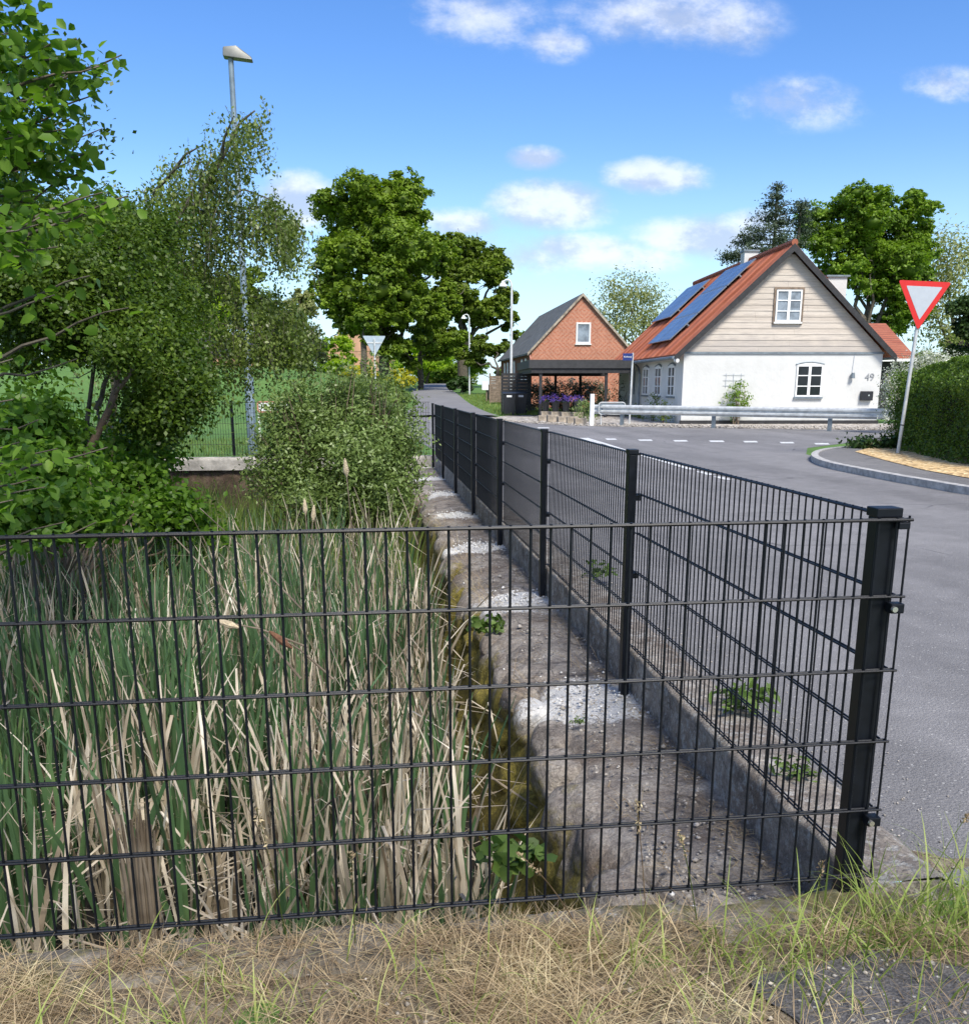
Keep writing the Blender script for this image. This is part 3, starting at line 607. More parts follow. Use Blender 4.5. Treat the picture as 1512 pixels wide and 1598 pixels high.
sheet('mulch_bed', [tuple(p) for p in mul] + [(10.5, 9), (12.5, 17.5), (10.4, 19.0)], .014, M['mulch'])
def wobbly(c, n, rx, ry, seed=0): return [(c[0] + rx * math.cos(a) * (1 + .18 * math.sin(3 * a + seed)), c[1] + ry * math.sin(a) * (1 + .12 * math.sin(5 * a + seed))) for a in [2 * math.pi * i / n for i in range(n)]]
op = gp(1400, 1555, -.07); sheet('old_asphalt_patch', wobbly(op, 60, .33, .20, 1), -.0865, M['asphalt_old'])

# road markings
def strip(pts, wdt, z=ZR + .004):
    P = [np.array(p[:2]) for p in pts]; L = offset(P, wdt / 2); Rr = offset(P, -wdt / 2); return [tuple(p) for p in L] + [tuple(p) for p in Rr[::-1]]
el = [gp(x, y, ZR) for x, y in [(914, 683.5), (945, 693), (974, 702.5), (1000, 710), (1040, 721.5), (1080, 733)]]
sheet('edge_line', strip(el, .13), ZR + .005, M['road_paint'])
for (a, b) in [((1090, 736), (1110, 741.5)), ((1118, 744), (1137, 749))]: sheet('edge_line_dash', strip([gp(*a, ZR), gp(*b, ZR)], .13), ZR + .005, M['road_paint'])
sheet('second_line', strip([gp(907, 683.5, ZR), gp(922, 688, ZR), (gp(936, 693, ZR))], .12), ZR + .005, M['road_paint'])
for (x0, x1, y) in [(944, 963, 685.4), (995, 1019, 687), (1050, 1074, 688), (1106, 1131, 688.7), (1159, 1183, 689.4), (1216, 1240, 690.9), (1270, 1295, 692.7), (1325, 1349, 694)]:
    sheet('give_way_dash', [tuple(gp(*q, ZR)[:2]) for q in [(x0, y - 1.1), (x1 - 3, y - 1.1), (x1, y + 1.2), (x0 + 3, y + 1.2)]], ZR + .005, M['road_paint'])
sheet('lane_dash', [tuple(gp(*q, ZR)[:2]) for q in [(838, 667), (856, 667), (858, 668.4), (840, 668.4)]], ZR + .005, M['road_paint'])

# ================================================================ WALLS
def wall_mesh(prof, ylist, amp, nsc, mat, name, root, extra=None):
    prof = np.array(prof, float); V = []
    for y in ylist:
        P = np.stack([prof[:, 0], np.full(len(prof), y), prof[:, 1]], 1); V.append(P)
    V = np.array(V); m, k = V.shape[:2]; W_ = V.reshape(-1, 3)
    d = np.stack([fbm(W_ + 3, nsc, 3), fbm(W_ + 31, nsc, 3), fbm(W_ + 57, nsc, 3)], 1) - .5
    if extra is not None: W_ = extra(W_.copy())
    W_ = W_ + d * amp; ii = (np.arange(m - 1)[:, None] * k + np.arange(k - 1)[None]).ravel()
    Fq = np.stack([ii, ii + k, ii + k + 1, ii + 1], 1); return mesh_obj(name, W_, Fq, mat, root, smooth=True)
def densify(P, st):
    out = [P[0]]
    for a, b in zip(P[:-1], P[1:]):
        n = max(1, int(np.hypot(b[0] - a[0], b[1] - a[1]) / st)); out += [(a[0] + (b[0] - a[0]) * i / n, a[1] + (b[1] - a[1]) * i / n) for i in range(1, n + 1)]
    return out
ylist = np.concatenate([np.arange(.0, 6, .03), np.arange(6, 17.6, .07)])
r1 = thing('parapet_wall', 'low lichen-grey concrete parapet under the side fence along the road', 'wall', (0, 0, 0))
wall_mesh(densify([(.045, -.5), (.05, -.05), (.07, -.035), (.27, -.035), (.31, -.06), (.33, -.2)], .03), ylist, .035, 6, M['parapet'], 'wall_body', r1)
def stones(W_):
    Y = W_[:, 1]; k = np.floor(Y / .37 + .35 * vnoise(np.stack([Y * 0, Y * 0, Y * 0], 1))); f = (Y / .37) % 1
    h = _perm[(k % 64).astype(int), 5, 9] - .5; rnd_ = 1 - np.abs(f - .5) ** 3 * 6
    e = sst(-.25, -.5, W_[:, 0]); W_[:, 0] -= e * (h * .16 + rnd_ * .05) * sst(-.9, -.4, W_[:, 2]); W_[:, 2] += e * (h * .05 - (1 - rnd_) * .06) * sst(-.6, -.3, W_[:, 2]); return W_
MB().prism([(.045, -.002, -.5), (.05, -.002, -.05), (.07, -.002, -.037), (.27, -.002, -.037), (.33, -.002, -.06), (.34, -.002, -.5)], (0, .01, 0)).build('end_face', M['parapet'], r1)
r2 = thing('retaining_wall', 'mossy stone retaining wall whose ledge runs beside the side fence posts', 'wall', (0, 0, 0))
wall_mesh(densify([(.06, -.262), (-.26, -.268), (-.37, -.285), (-.44, -.33), (-.49, -.42), (-.62, -.72), (-.76, -1.0), (-.84, -1.3)], .03), ylist, .075, 4.5, M['ledge'], 'wall_body', r2, stones)
_bm = bmesh.new(); bmesh.ops.create_icosphere(_bm, subdivisions=4, radius=1); _RV = np.array([v.co for v in _bm.verts]); _RF = np.array([[v.index for v in f.verts] for f in _bm.faces]); _bm.free()
y = .12; k = 0
while y < 15:
    r_ = rng.uniform(.11, .19); v = _RV * [r_ * .75, r_ * 1.15, r_ * .85] * (.75 + .5 * fbm(_RV * 1.0 + k * 3.3, 1.3, 4))[:, None]; v = np.clip(v, -r_ * .9, r_ * .72) + [-.44 - rng.uniform(-.03, .07), y, -.385 - rng.uniform(0, .07)]
    mesh_obj('stone', v, _RF, M['ledge'], r2, smooth=True); y += r_ * 2 + rng.uniform(.0, .12) + (.25 if y > 6 else 0); k += 1
for k in range(14):
    y = .3 + k * .42 + rng.uniform(-.1, .1); r_ = rng.uniform(.09, .17); v = _RV * [r_ * .6, r_ * 1.1, r_ * .8] * (.7 + .6 * fbm(_RV * 1.0 + k * 5.1, 1.3, 4))[:, None] + [-.575 - rng.uniform(-.03, .03), y, -.66 - rng.uniform(-.08, .14)]
    mesh_obj('stone', v, _RF, M['ledge'], r2, smooth=True)
# front wall under the near fence
r3 = thing('near_wall', 'mossy concrete edge under the near fence', 'wall', (-2, 0, -.1))
xl = np.arange(-2.3, 2.2, .03); prof = densify([(-.16, -.14 + .1), (-.13, .035), (.02, .04), (.055, .01), (.07, -.3), (.09, -1.1)], .03); V = []
for x in xl:
    for (y, z) in prof: V.append((x, y + (x - 2) * .0187, z))
V = np.array(V); V += (np.stack([fbm(V + 3, 5, 3), fbm(V + 31, 5, 3), fbm(V + 57, 5, 3)], 1) - .5) * .05
k = len(prof); ii = (np.arange(len(xl) - 1)[:, None] * k + np.arange(k - 1)[None]).ravel(); Fq = np.stack([ii, ii + k, ii + k + 1, ii + 1], 1)
def m_nearwall():
    m, t, b = newmat('mossy_edge'); g = t.n('ShaderNodeNewGeometry').outputs['Position']
    c = t.ramp(t.noise(g, 9, 8, .75), [(.3, (.07, .06, .045)), (.5, (.23, .20, .16)), (.7, (.42, .39, .34))])
    c = t.mix(t.rmap(t.noise(g, 3.3, 6, .75), .60, .68), c, (.58, .57, .55))
    mc = t.ramp(t.noise(g, 45, 6, .8), [(.3, (.035, .034, .006)), (.7, (.25, .22, .05))]); c = t.mix(t.rmap(t.noise(g, 4, 6, .7), .46, .56, 0, .8), c, mc)
    t.link(c, b.inputs['Base Color']); b.inputs['Roughness'].default_value = .95
    bn = t.n('ShaderNodeBump'); bn.inputs['Distance'].default_value = .02; t.link(t.noise(g, 40, 6, .75), bn.inputs['Height']); t.link(bn.outputs[0], b.inputs['Normal']); return m
M['nearwall'] = m_nearwall()
mesh_obj('wall_body', V, Fq, M['nearwall'], r3, smooth=True)
# far wall
r4 = thing('far_wall', 'dark stone wall with pale concrete top at the far end of the pond', 'wall', (-4, 17.6, -1.1))
def slab(x0, x1, y, z0, z1, amp, mat, name, root, rl):
    gx = np.arange(x0, x1, .12); gz_ = np.arange(z0, z1 + .01, .06); XX, ZZ = np.meshgrid(gx, gz_); V = np.stack([XX.ravel(), np.full(XX.size, y), ZZ.ravel()], 1)
    V[:, 1] += (fbm(V, 3, 3) - .5) * amp; V = np.concatenate([V, V[-len(gx):] + [0, .3, .0]]); nx, ny = len(gx), len(gz_) + 1
    ii = (np.arange(ny - 1)[:, None] * nx + np.arange(nx - 1)[None]).ravel(); return mesh_obj(name, V - np.array(rl), np.stack([ii, ii + 1, ii + nx + 1, ii + nx], 1), mat, root, smooth=True)
slab(-9, .2, 17.45, -1.25, -.28, .25, M['farwall'], 'wall_body', r4, (-4, 17.6, -1.1))
slab(-9, .3, 17.36, -.29, -.03, .06, M['concrete'], 'coping', r4, (-4, 17.6, -1.1))

# ================================================================ MESH FENCES
def panel(L, parent, P0, ax, name='mesh_panel', first=.0, H=1.0, step=.05, tv=.0036, th=.0036, side=1):
    """double wire panel starting at P0 (bottom rail) and running L along unit vector ax"""
    P0 = Vector(P0); ax = Vector(ax).normalized(); nr = Vector((ax.y, -ax.x, 0)); mb = MB(); n = 6
    x = first
    while x <= L + 1e-6:
        p = P0 + ax * x; mb.cyl(p + Vector((0, 0, -.012)), p + Vector((0, 0, H + .006)), tv, n=n); x += step
    for k in range(6):
        z = H * k / 5
        for s in (-1, 1): q = P0 + nr * s * (tv + th) + Vector((0, 0, z)); mb.cyl(q, q + ax * L, th if k < 5 else th * 1.25, n=n)
    return mb.build(name, M['black'], parent, smooth=True)
def post(parent, x, y, z0, z1, w_=.062, d_=.042, rz=0, cap=True):
    o = MB().box((x, y, (z0 + z1) / 2), (w_, d_, z1 - z0), rz).build('post', M['black'], parent, bevel=.004)
    MB().box((x, y, z1 + .012), (w_ + .008, d_ + .008, .024), rz).build('post_cap', M['black'], o, bevel=.003); return o
def clamp(parent, x, y, z, dx, dy):
    o = MB().box((x, y, z), (.036, .034, .026)).build('clamp', M['black'], parent, bevel=.003)
    MB().cyl((x - .012, y - .016, z), (x - .012, y - .026, z), .0075, n=10).build('bolt', M['bolt'], o); return o
FA = .0187
f1 = thing('mesh_fence', 'black double-wire fence across the front, cattails behind it', 'fence', (0, 0, -.08))
ax = (math.cos(FA), math.sin(FA), 0); L1 = 2.51
p0 = Vector((-2.13 - 2.25 + .02, -.006, .08)) ; p0 = Vector((ax[0] * (-4.43), ax[1] * (-4.43) - .006, .08))
panel(4.43 + .058, f1, p0, ax, first=(4.43 - 2.13) % .05 + .0, tv=.0034, th=.0035)
MB().cyl((ax[0] * .052, ax[1] * .052 - .006, .07), (ax[0] * .052, ax[1] * .052 - .006, 1.09), .0034, n=6).build('end_wire', M['black'], f1)
f2 = thing('mesh_fence', 'black double-wire fence receding along the road edge, corner post in front', 'fence', (0, 0, -.26), rz=-.0017)
LP = 2.48
for k in range(8):
    z0 = -.26 - .0054 * LP * k + .0; post(f2, 0 if k else .005, .035 + LP * k if k == 0 else LP * k, (.12 if k == 0 else 0) + (z0 + .26) + .0 if k else .17, 1.0 + .26 + .004 - .0027 * LP * k, .042 if k else .062, .062 if k else .05)
for k in range(7):
    y0, y1 = (.012 if k == 0 else LP * k + .012), LP * (k + 1) - .01
    s = -.0027 * LP * k; panel(y1 - y0, f2, (.038, y0, .26 + s), (0, 1, 0), first=.03 if k else .055, tv=.0031, th=.0032)
    for z in (.8, .4) if k else (): o = MB().box((.025, y0 - .0, .26 + s + z - .015), (.05, .05, .028)).build('clamp', M['black'], f2, bevel=.003)
for z in (.8, 0.2): clamp(f2, .032, -.014, .26 + z - .028, .045, .02)
MB().box((.036, -.006, .26 + .985), (.03, .02, .018)).build('clamp', M['black'], f2, bevel=.003)
f3 = thing('mesh_fence', 'black double-wire fence on the far wall, half hidden by the round bush', 'fence', (0, 17.5, -.02))
fx = [-.02, -.52, -2.2, -3.87, -6.37, -8.87]
for a in fx[1:]: post(f3, a, .0, -.0, 1.03, .05, .05)
for a, b in zip(fx[1:], fx[:-1]): panel(a - b if a > b else b - a - .02, f3, (a + .02, -.03, .02), (1, 0, 0), tv=.0034, th=.0034)

# ================================================================ HOUSE (white, number 49)
HA = gp(1062, 662, -.1); HR = -R(4.9); W, L, EZ, RZ, EO = 7.4, 14.0, 2.42, 6.22, .35      # local heights above ground
h = thing('house', 'white gabled house with grey boarded upper gable and solar panels on red tiles', 'house', (HA[0], HA[1], -.1), HR)
SL = (RZ - EZ) / (W / 2 + EO)
def rz_(u): return RZ - abs(u - W / 2) * SL
mb = MB(); t_ = .0
wt = 2.60
mb.b2(0, .32, 0, L, 0, wt - .02); mb.b2(W - .32, W, 0, L, 0, wt - .02); mb.b2(.32, W - .32, 0, .32, 0, wt); mb.b2(.32, W - .32, L - .32, L, 0, wt)
mb.build('wall', M['limewash'], h)
# upper gable cladding: lapped boards
mb = MB(); z = wt; bh = .205; brd = random.Random(3)
while z < RZ - .3:
    z1 = min(z + bh, RZ - .25); u0 = max(W / 2 - (RZ - .12 - z) / SL, .0) + .02; u1 = W - u0; v0 = max(W / 2 - (RZ - .12 - z1) / SL, .0) + .02; v1 = W - v0
    cuts = [u0] + ([u0 + (u1 - u0) * brd.uniform(.25, .75)] if u1 - u0 > 2.5 else []) + [u1]
    for a, b in zip(cuts[:-1], cuts[1:]):
        ta, tb = (v0 if a == u0 else a + .0), (v1 if b == u1 else b)
        a2 = a + (.004 if a != u0 else 0)
        mb.add([(a2, -.034, z), (b, -.034, z), (tb, -.018, z1), (max(ta, a2), -.018, z1), (a2, .05, z), (b, .05, z), (tb, .05, z1), (max(ta, a2), .05, z1)],
               [(0, 1, 2, 3), (4, 7, 6, 5), (0, 4, 5, 1), (3, 2, 6, 7), (0, 3, 7, 4), (1, 5, 6, 2)])
    z = z1
mb.build('gable_cladding', M['boards'], h)
MB().prism([(.3, L - .3, wt), (W - .3, L - .3, wt), (W / 2, L - .3, RZ - .3)], (0, .25, 0)).build('rear_gable', M['limewash'], h)
# roof
roof = None
for s in (-1, 1):
    e = W / 2 + s * (W / 2 + EO); mb = MB(); n_ = 46; th = .09
    P = [(W / 2, RZ), (e, EZ)]
    mb.prism([(W / 2, -.28, RZ), (e, -.28, EZ), (e, -.28, EZ + th), (W / 2, -.28, RZ + th)], (0, L + .56, 0))
    o = mb.build('roof', M['tiles'], h); roof = roof or o
    # rolled tile ribs so that the eave and verge are not straight lines
    mb = MB(); y = -.24
    dx, dz = e - W / 2, EZ - RZ
    while y < L + .25:
        mb.cyl((W / 2 + dx * .01, y, RZ + dz * .01 + th + .0), (e, y, EZ + th + .0), .035, n=5); y += .215
    mb.build('tile_ribs', M['tiles'], o)
MB().cyl((W / 2, -.3, RZ + .12), (W / 2, L + .3, RZ + .12), .12, n=8).build('ridge_tiles', M['tiles'], roof)
for s in (-1, 1):        # dark barge boards
    e = W / 2 + s * (W / 2 + EO + .04); mb = MB()
    mb.prism([(W / 2, -.33, RZ + .08), (e, -.33, EZ + .06), (e, -.33, EZ - .18), (W / 2, -.33, RZ - .18)], (0, .045, 0)); mb.build('barge_board', M['dark_wood'], h)
    MB().prism([(W / 2 + s * .0, -.285, RZ - .012), (e, -.285, EZ - .012), (e, -.285, EZ - .05), (W / 2, -.285, RZ - .05)], (0, .28, 0)).build('soffit', M['dark_wood'], h)
    g_ = MB().cyl((e + s * .03, -.2, EZ - .03), (e + s * .03, L + .2, EZ - .03), .06, n=8).build('gutter', M['galv_dark'], h)
MB().b2(-.02, W + .02, -.05, -.0, wt - .07, wt - .005).build('drip_board', M['galv_dark'], h)
MB().b2(-.06, W + .05, -.06, -.002, 0, .14).build('plinth', M['dark_wood'], h)
mb = MB(); mb.b2(W / 2 - .28, W / 2 + .28, 4.9, 5.45, RZ - .4, RZ + .45); ch = mb.build('chimney', M['limewash'], h)
MB().b2(W / 2 - .33, W / 2 + .33, 4.85, 5.5, RZ + .45, RZ + .52).build('chimney_cap', M['galv_dark'], ch)
ch = MB().b2(5.85, 6.6, 2.0, 2.8, 3.0, 5.42).build('dormer', M['limewash'], h); MB().b2(5.78, 6.68, 1.92, 2.9, 5.42, 5.48).build('dormer_roof', M['galv_dark'], ch)
# windows: frame with glazing bars, pane behind
def window(parent, o3, ax, nr, wd, ht, rows, cols, glass, arch=0, sill=True, fr=.055, mull=.10, hood=None):
    """o3 lower left corner; ax unit vector along wall; nr outward"""
    o3, ax, nr = Vector(o3), Vector(ax), Vector(nr); Z = Vector((0, 0, 1)); mb = MB()
    def bar(a0, a1, z0, z1, d0=.0, d1=.05):
        p = [o3 + ax * a + Z * z + nr * d for d in (d0, d1) for (a, z) in ((a0, z0), (a1, z0), (a1, z1), (a0, z1))]
        mb.add(p, [(0, 1, 2, 3), (4, 7, 6, 5), (0, 4, 5, 1), (1, 5, 6, 2), (2, 6, 7, 3), (3, 7, 4, 0)])
    bar(0, fr, 0, ht); bar(wd - fr, wd, 0, ht); bar(fr, wd - fr, 0, fr, .001, .051); bar(fr, wd - fr, ht - fr, ht, .001, .051)
    for c in range(1, cols): x = wd * c / cols; bar(x - mull / 2, x + mull / 2, fr, ht - fr, .002, .056)
    for r_ in range(1, rows):
        z = ht * r_ / rows; bar(fr, wd - fr, z - .018, z + .018, .003, .045)
    if arch:
        seg = 8; P = [(wd * k / seg, ht + arch * math.sin(math.pi * k / seg)) for k in range(seg + 1)]
        pts = [o3 + ax * a + Z * z + nr * .001 for a, z in P]; mb.prism([o3 + Z * (ht + .001) + nr * .001] + pts[1:-1] + [o3 + ax * wd + Z * (ht + .001) + nr * .001], nr * .05)
    f = mb.build('window', M['white_paint'], parent)
    p = [o3 + ax * a + Z * z + nr * .012 for (a, z) in ((fr * .5, fr * .5), (wd - fr * .5, fr * .5), (wd - fr * .5, ht - fr * .5), (fr * .5, ht - fr * .5))]
    MB().add(p, [(0, 1, 2, 3)]) ; m2 = MB(); m2.prism(p, nr * .004); m2.build('pane', glass, f)
    if sill: mb = MB(); q = [o3 + ax * a + Z * z + nr * .0 for a, z in ((-.05, -.07), (wd + .05, -.07), (wd + .05, -.012), (-.05, -.012))]; mb.prism(q, nr * .09); mb.build('sill', M['white_paint'] if glass != M['glass'] else M['galv_dark'], f)
    if hood:
        seg = 8; mb = MB(); pts = [o3 + ax * (-.04 + (wd + .08) * k / seg) + Z * (ht + .03 + (arch + .01) * math.sin(math.pi * k / seg)) + nr * .03 for k in range(seg + 1)]
        mb.tube(pts, .022, 5); mb.build('hood_mould', hood, f)
    return f
window(h, (4.22, -.0, 1.0), (1, 0, 0), (0, -1, 0), .98, 1.14, 3, 2, M['glass'], arch=.07, hood=M['galv_dark'])
window(h, (3.25, -.05, 3.66), (1, 0, 0), (0, -1, 0), .94, 1.10, 3, 2, M['glass_sky'])
mb = MB(); mb.b2(3.17, 3.245, -.075, -.035, 3.56, 4.85); mb.b2(4.2, 4.27, -.075, -.035, 3.56, 4.85); mb.b2(3.246, 4.199, -.075, -.035, 4.775, 4.85); mb.build('window_casing', M['grey_wood'], h)
for v_ in (1.25, 3.75, 6.35): window(h, (-.0, v_ + 1.15, 1.0), (0, -1, 0), (-1, 0, 0), 1.15, 1.12, 3, 2, M['glass'], arch=.08, hood=M['galv_dark'])
window(h, (-.0, 10.9, .35), (0, -1, 0), (-1, 0, 0), .9, 1.85, 3, 1, M['glass'], sill=False)
dr = MB().b2(-.05, -.002, 8.35, 9.5, .1, 2.05).build('door', simple('pale_blue_door', (.50, .56, .62), .5), h)
MB().tube([(-.10, 9.3, 1.0), (-.10, 9.3, 2.0), (-.12, 9.25, 2.2), (-.3, 9.2, 2.3)][::-1] , .04, 8).build('downpipe', M['galv_dark'], h)
MB().tube([(-.09, 8.0, .0), (-.09, 8.0, 1.9), (-.12, 8.15, 2.15), (-.2, 8.5, 2.32)], .045, 8).build('downpipe', M['galv_dark'], h)
MB().cyl((-.36, -.2, EZ - .12), (-.30, -.34, EZ - .14), .07, n=10).build('floodlight', M['white_paint'], h)
# wall lamp, number, mailbox, trellis
wl = MB().cyl((6.3, -.0, 1.78), (6.3, -.12, 1.78), .05, n=10).cyl((6.3, -.12, 1.66), (6.3, -.12, 1.86), .085, .06, n=12).build('wall_lamp', M['galv_dark'], h)
MB().tube([(6.3, -.012, 1.86), (6.32, -.012, 2.2), (6.34, -.012, 2.58)], .012, 5).build('cable', M['sign_white'], wl)
text_mesh('house_number', '49', .36, .012, M['number'], h, (6.98, -.014, 1.70), (R(90), 0, 0))
mbx = MB().b2(6.68, 7.12, -.16, -.0, .86, 1.2).build('mailbox', M['bin'], h, bevel=.02); MB().cyl((6.95, -.16, 1.05), (6.95, -.175, 1.05), .03, n=12).build('lock', M['bolt'], mbx)
mb = MB()
for k in range(3): mb.b2(1.6 + k * .28, 1.61 + k * .28, -.03, -.02, 1.35, 1.85); mb.b2(1.5, 2.3, -.031, -.021, 1.4 + k * .19, 1.41 + k * .19)
mb.build('trellis', M['sign_white'], h)
# solar panels on the left slope
sx_, sz_ = (W / 2 + EO), (RZ - EZ); sl = math.hypot(sx_, sz_); ang = math.atan2(sz_, sx_)
def solar(u0, u1, v0, v1, nu, nvv):
    for i in range(nu):
        for j in range(nvv):
            a0, a1 = u0 + (u1 - u0) * i / nu + .01, u0 + (u1 - u0) * (i + 1) / nu - .01; b0, b1 = v0 + (v1 - v0) * j / nvv + .01, v0 + (v1 - v0) * (j + 1) / nvv - .01
            def pt(u, v, o): return Vector((u - math.sin(ang) * o, v, EZ + .09 + (u + EO) * SL + math.cos(ang) * o))
            q = [pt(a0, b0, .14), pt(a1, b0, .14), pt(a1, b1, .14), pt(a0, b1, .14)]; nn = pt(0, 0, .04) - pt(0, 0, 0)
            o = MB().prism(q, nn).build('solar_panel', M['solar_frame'], h); e_ = .035
            q = [pt(a0 + e_, b0 + e_, .182), pt(a1 - e_, b0 + e_, .182), pt(a1 - e_, b1 - e_, .182), pt(a0 + e_, b1 - e_, .182)]; MB().prism(q, nn * .06).build('cells', M['solar'], o)
    for f in (.2, .8):
        u = u0 + (u1 - u0) * f; MB().box((u - math.sin(ang) * .09, (v0 + v1) / 2, EZ + .09 + (u + EO) * SL + math.cos(ang) * .09), (.05, v1 - v0 + .2, .1), M=Matrix.Rotation(-ang, 3, 'Y')).build('rail', M['solar_frame'], h)
solar(.2, 3.45, 3.0, 7.3, 3, 4)
solar(1.55, 3.3, 9.3, 13.6, 1, 5)
# annex behind on the right
mb = MB(); mb.prism([(7.42, 5.0, 2.50), (7.42, 8.2, 4.0), (10.95, 8.2, 4.0), (10.95, 5.0, 2.50)], (0, 0, .1)); mb.prism([(7.42, 8.21, 4.0), (7.42, 11.4, 2.5), (10.95, 11.4, 2.5), (10.95, 8.21, 4.0)], (0, 0, .1)); mb.build('annex_roof', M['tiles'], h)
MB().b2(7.42, 10.7, 5.5, 11, 0, 2.46).build('annex_wall', M['dark_wood'], h); MB().b2(7.42, 11.0, 4.9, 4.99, 2.38, 2.49).build('annex_gutter', M['white_paint'], h)

# ================================================================ BARN (brick) and CARPORT
BA = at(828.8, 600, 58); br = -R(2.55); BE, BR_, BW, BL = 3.35, 6.35, 5.75, 19.
bn_ = thing('brick_house', 'red brick house with diamond-patterned gable and grey roof behind the carport', 'house', (BA[0], BA[1], -.1), br)
MB().prism([(0, 0, 0), (BW, 0, 0), (BW, 0, BE), (BW / 2, 0, BR_ - .05), (0, 0, BE)], (0, .3, 0)).build('gable_wall', M['brick'], bn_)
mb = MB(); mb.b2(0, .3, .3, BL, 0, BE); mb.b2(BW - .3, BW, .3, BL, 0, BE); mb.build('wall', M['brick_shaded'], bn_)
for s in (-1, 1):
    e = BW / 2 + s * (BW / 2 + .25); ez = BE - .25 * (BR_ - BE) / (BW / 2)
    MB().prism([(BW / 2, -.12, BR_), (e, -.12, ez), (e, -.12, ez + .1), (BW / 2, -.12, BR_ + .1)], (0, BL + .2, 0)).build('roof', M['roof_grey'], bn_)
    MB().prism([(BW / 2, -.17, BR_ + .12), (e, -.17, ez + .12), (e, -.17, ez - .05), (BW / 2, -.17, BR_ - .05)], (0, .045, 0)).build('verge_trim', M['stone_block'], bn_)
window(bn_, (2.55, -.0, 3.72), (1, 0, 0), (0, -1, 0), .84, 1.15, 1, 1, M['glass_sky'], fr=.09)
for v_ in (2.2, 4.2, 8.8, 11, 13.2, 15.4): window(bn_, (0, v_ + .8, 1.7), (0, -1, 0), (-1, 0, 0), .8, 1.15, 1, 2, M['glass'], arch=.12, fr=.12)
MB().tube([(-.06, -.06, .2), (-.06, -.06, 2.9), (-.1, .1, 3.2)], .05, 8).build('downpipe', M['sign_edge'], bn_)
CA = at(827, 600, 44.6); cp_ = thing('carport', 'flat-roofed black timber carport in front of the brick gable', 'carport', (CA[0], CA[1], -.1), HR)
CW, CLn, CZ = 4.55, 8., 2.48
MB().b2(-.0, CW, 0, CLn, CZ - .06, CZ).build('roof', M['dark_wood'], cp_)
mb = MB(); mb.b2(-.05, CW, -.05, -.002, CZ - .34, CZ + .02); mb.b2(-.05, -.003, 0, CLn, CZ - .34, CZ + .02); mb.build('fascia', simple('charcoal_fascia', (.035, .036, .038), .6, 0, .2), cp_)
mb = MB(); mb.b2(.05, CW, .02, .14, CZ - .55, CZ - .07); mb.b2(.05, .17, .15, CLn, CZ - .55, CZ - .07); mb.b2(.18, CW, 3.9, 4.02, CZ - .5, CZ - .07); mb.b2(.05, CW, CLn - .1, CLn, CZ - .62, CZ - .07); mb.build('beam', M['dark_wood'], cp_)
for (a, b) in ((.42, .08), (.5, 7.8), (3.35, .08), (3.2, 7.8), (1.9, 7.8)): MB().b2(a, a + .13, b, b + .13, 0, CZ - .5).build('post', M['dark_wood'], cp_, bevel=.008)
# black slatted screen and bins
sp_ = at(793, 600, 50.2); sc_ = thing('slatted_screen', 'black horizontal-slat timber screen beside the carport', 'fence', (sp_[0], sp_[1], -.1), HR)
mb = MB(); z = .1
while z < 1.95: mb.b2(-.35, 1.15, 0, .03, z, z + .13); z += .16
mb.build('slat_panel', M['dark_wood'], sc_)
for a in (-.35, .4, 1.08): MB().b2(a, a + .09, .031, .12, 0, 2.0).build('post', M['dark_wood'], sc_)
mb = MB(); z = .1
while z < 1.95: mb.b2(-.62, -.36, 1.5, 1.53, z, z + .13); z += .16
def wheelie(label, p, rz, group='black wheeled refuse bins'):
    o = thing('wheelie_bin', label, 'bin', p, rz, group); m = MB(); a, b, c, d = .50, .62, .60, .78
    m.add([(-a / 2, -b / 2, .06), (a / 2, -b / 2, .06), (a / 2, b / 2, .06), (-a / 2, b / 2, .06), (-c / 2, -d / 2, 1.0), (c / 2, -d / 2, 1.0), (c / 2, d / 2, 1.0), (-c / 2, d / 2, 1.0)],
          [(0, 1, 5, 4), (1, 2, 6, 5), (2, 3, 7, 6), (3, 0, 4, 7), (0, 3, 2, 1), (4, 5, 6, 7)]); m.build('body', M['bin'], o, bevel=.02)
    MB().prism([(-.33, -.42, 1.002), (-.33, .42, 1.002), (-.33, .42, 1.05), (-.33, 0, 1.10), (-.33, -.42, 1.04)], (.66, 0, 0)).build('lid', M['bin'], o, bevel=.01)
    MB().b2(-.12, .12, -.405, -.393, .86, .95).build('sticker', M['white_paint'], o)
    for s in (-1, 1): MB().cyl((s * .30, .28, .1), (s * .34, .28, .1), .1, n=14).build('wheel', M['bin'], o)
    MB().cyl((-.25, .45, 1.0), (.25, .45, 1.0), .018, n=8).build('handle', M['bin'], o); return o
b1 = at(794, 600, 47.6); b2_ = at(812, 600, 48.3); b3 = at(768.5, 600, 69)
wheelie('large black bin with a white sticker, left of the pair beside the carport', (b1[0], b1[1], -.1), HR); wheelie('black bin with a white sticker, between the larger bin and the carport', (b2_[0], b2_[1], -.1), HR)
wheelie('black bin alone on the lawn edge behind the white post box', (b3[0], b3[1], gz(b3)), HR + .3)
pb = at(757, 600, 68); o = thing('post_box', 'white box on a thin pole at the lawn edge by the lane', 'mailbox', (pb[0], pb[1], gz(pb)), HR)
MB().b2(-.22, .22, -.15, .15, .75, 1.3).build('box', M['white_paint'], o, bevel=.02); MB().cyl((0.1, 0, 0), (.1, 0, .76), .05, n=8).build('pole', M['grey_wood'], o)
sg = at(778, 600, 64); o = thing('garden_screen', 'weathered brown board screen left of the brick house', 'fence', (sg[0], sg[1], gz(sg)), HR)
mb = MB(); z = .1
while z < 1.7: mb.b2(-.55, .55, 0, .03, z, z + .14); z += .15
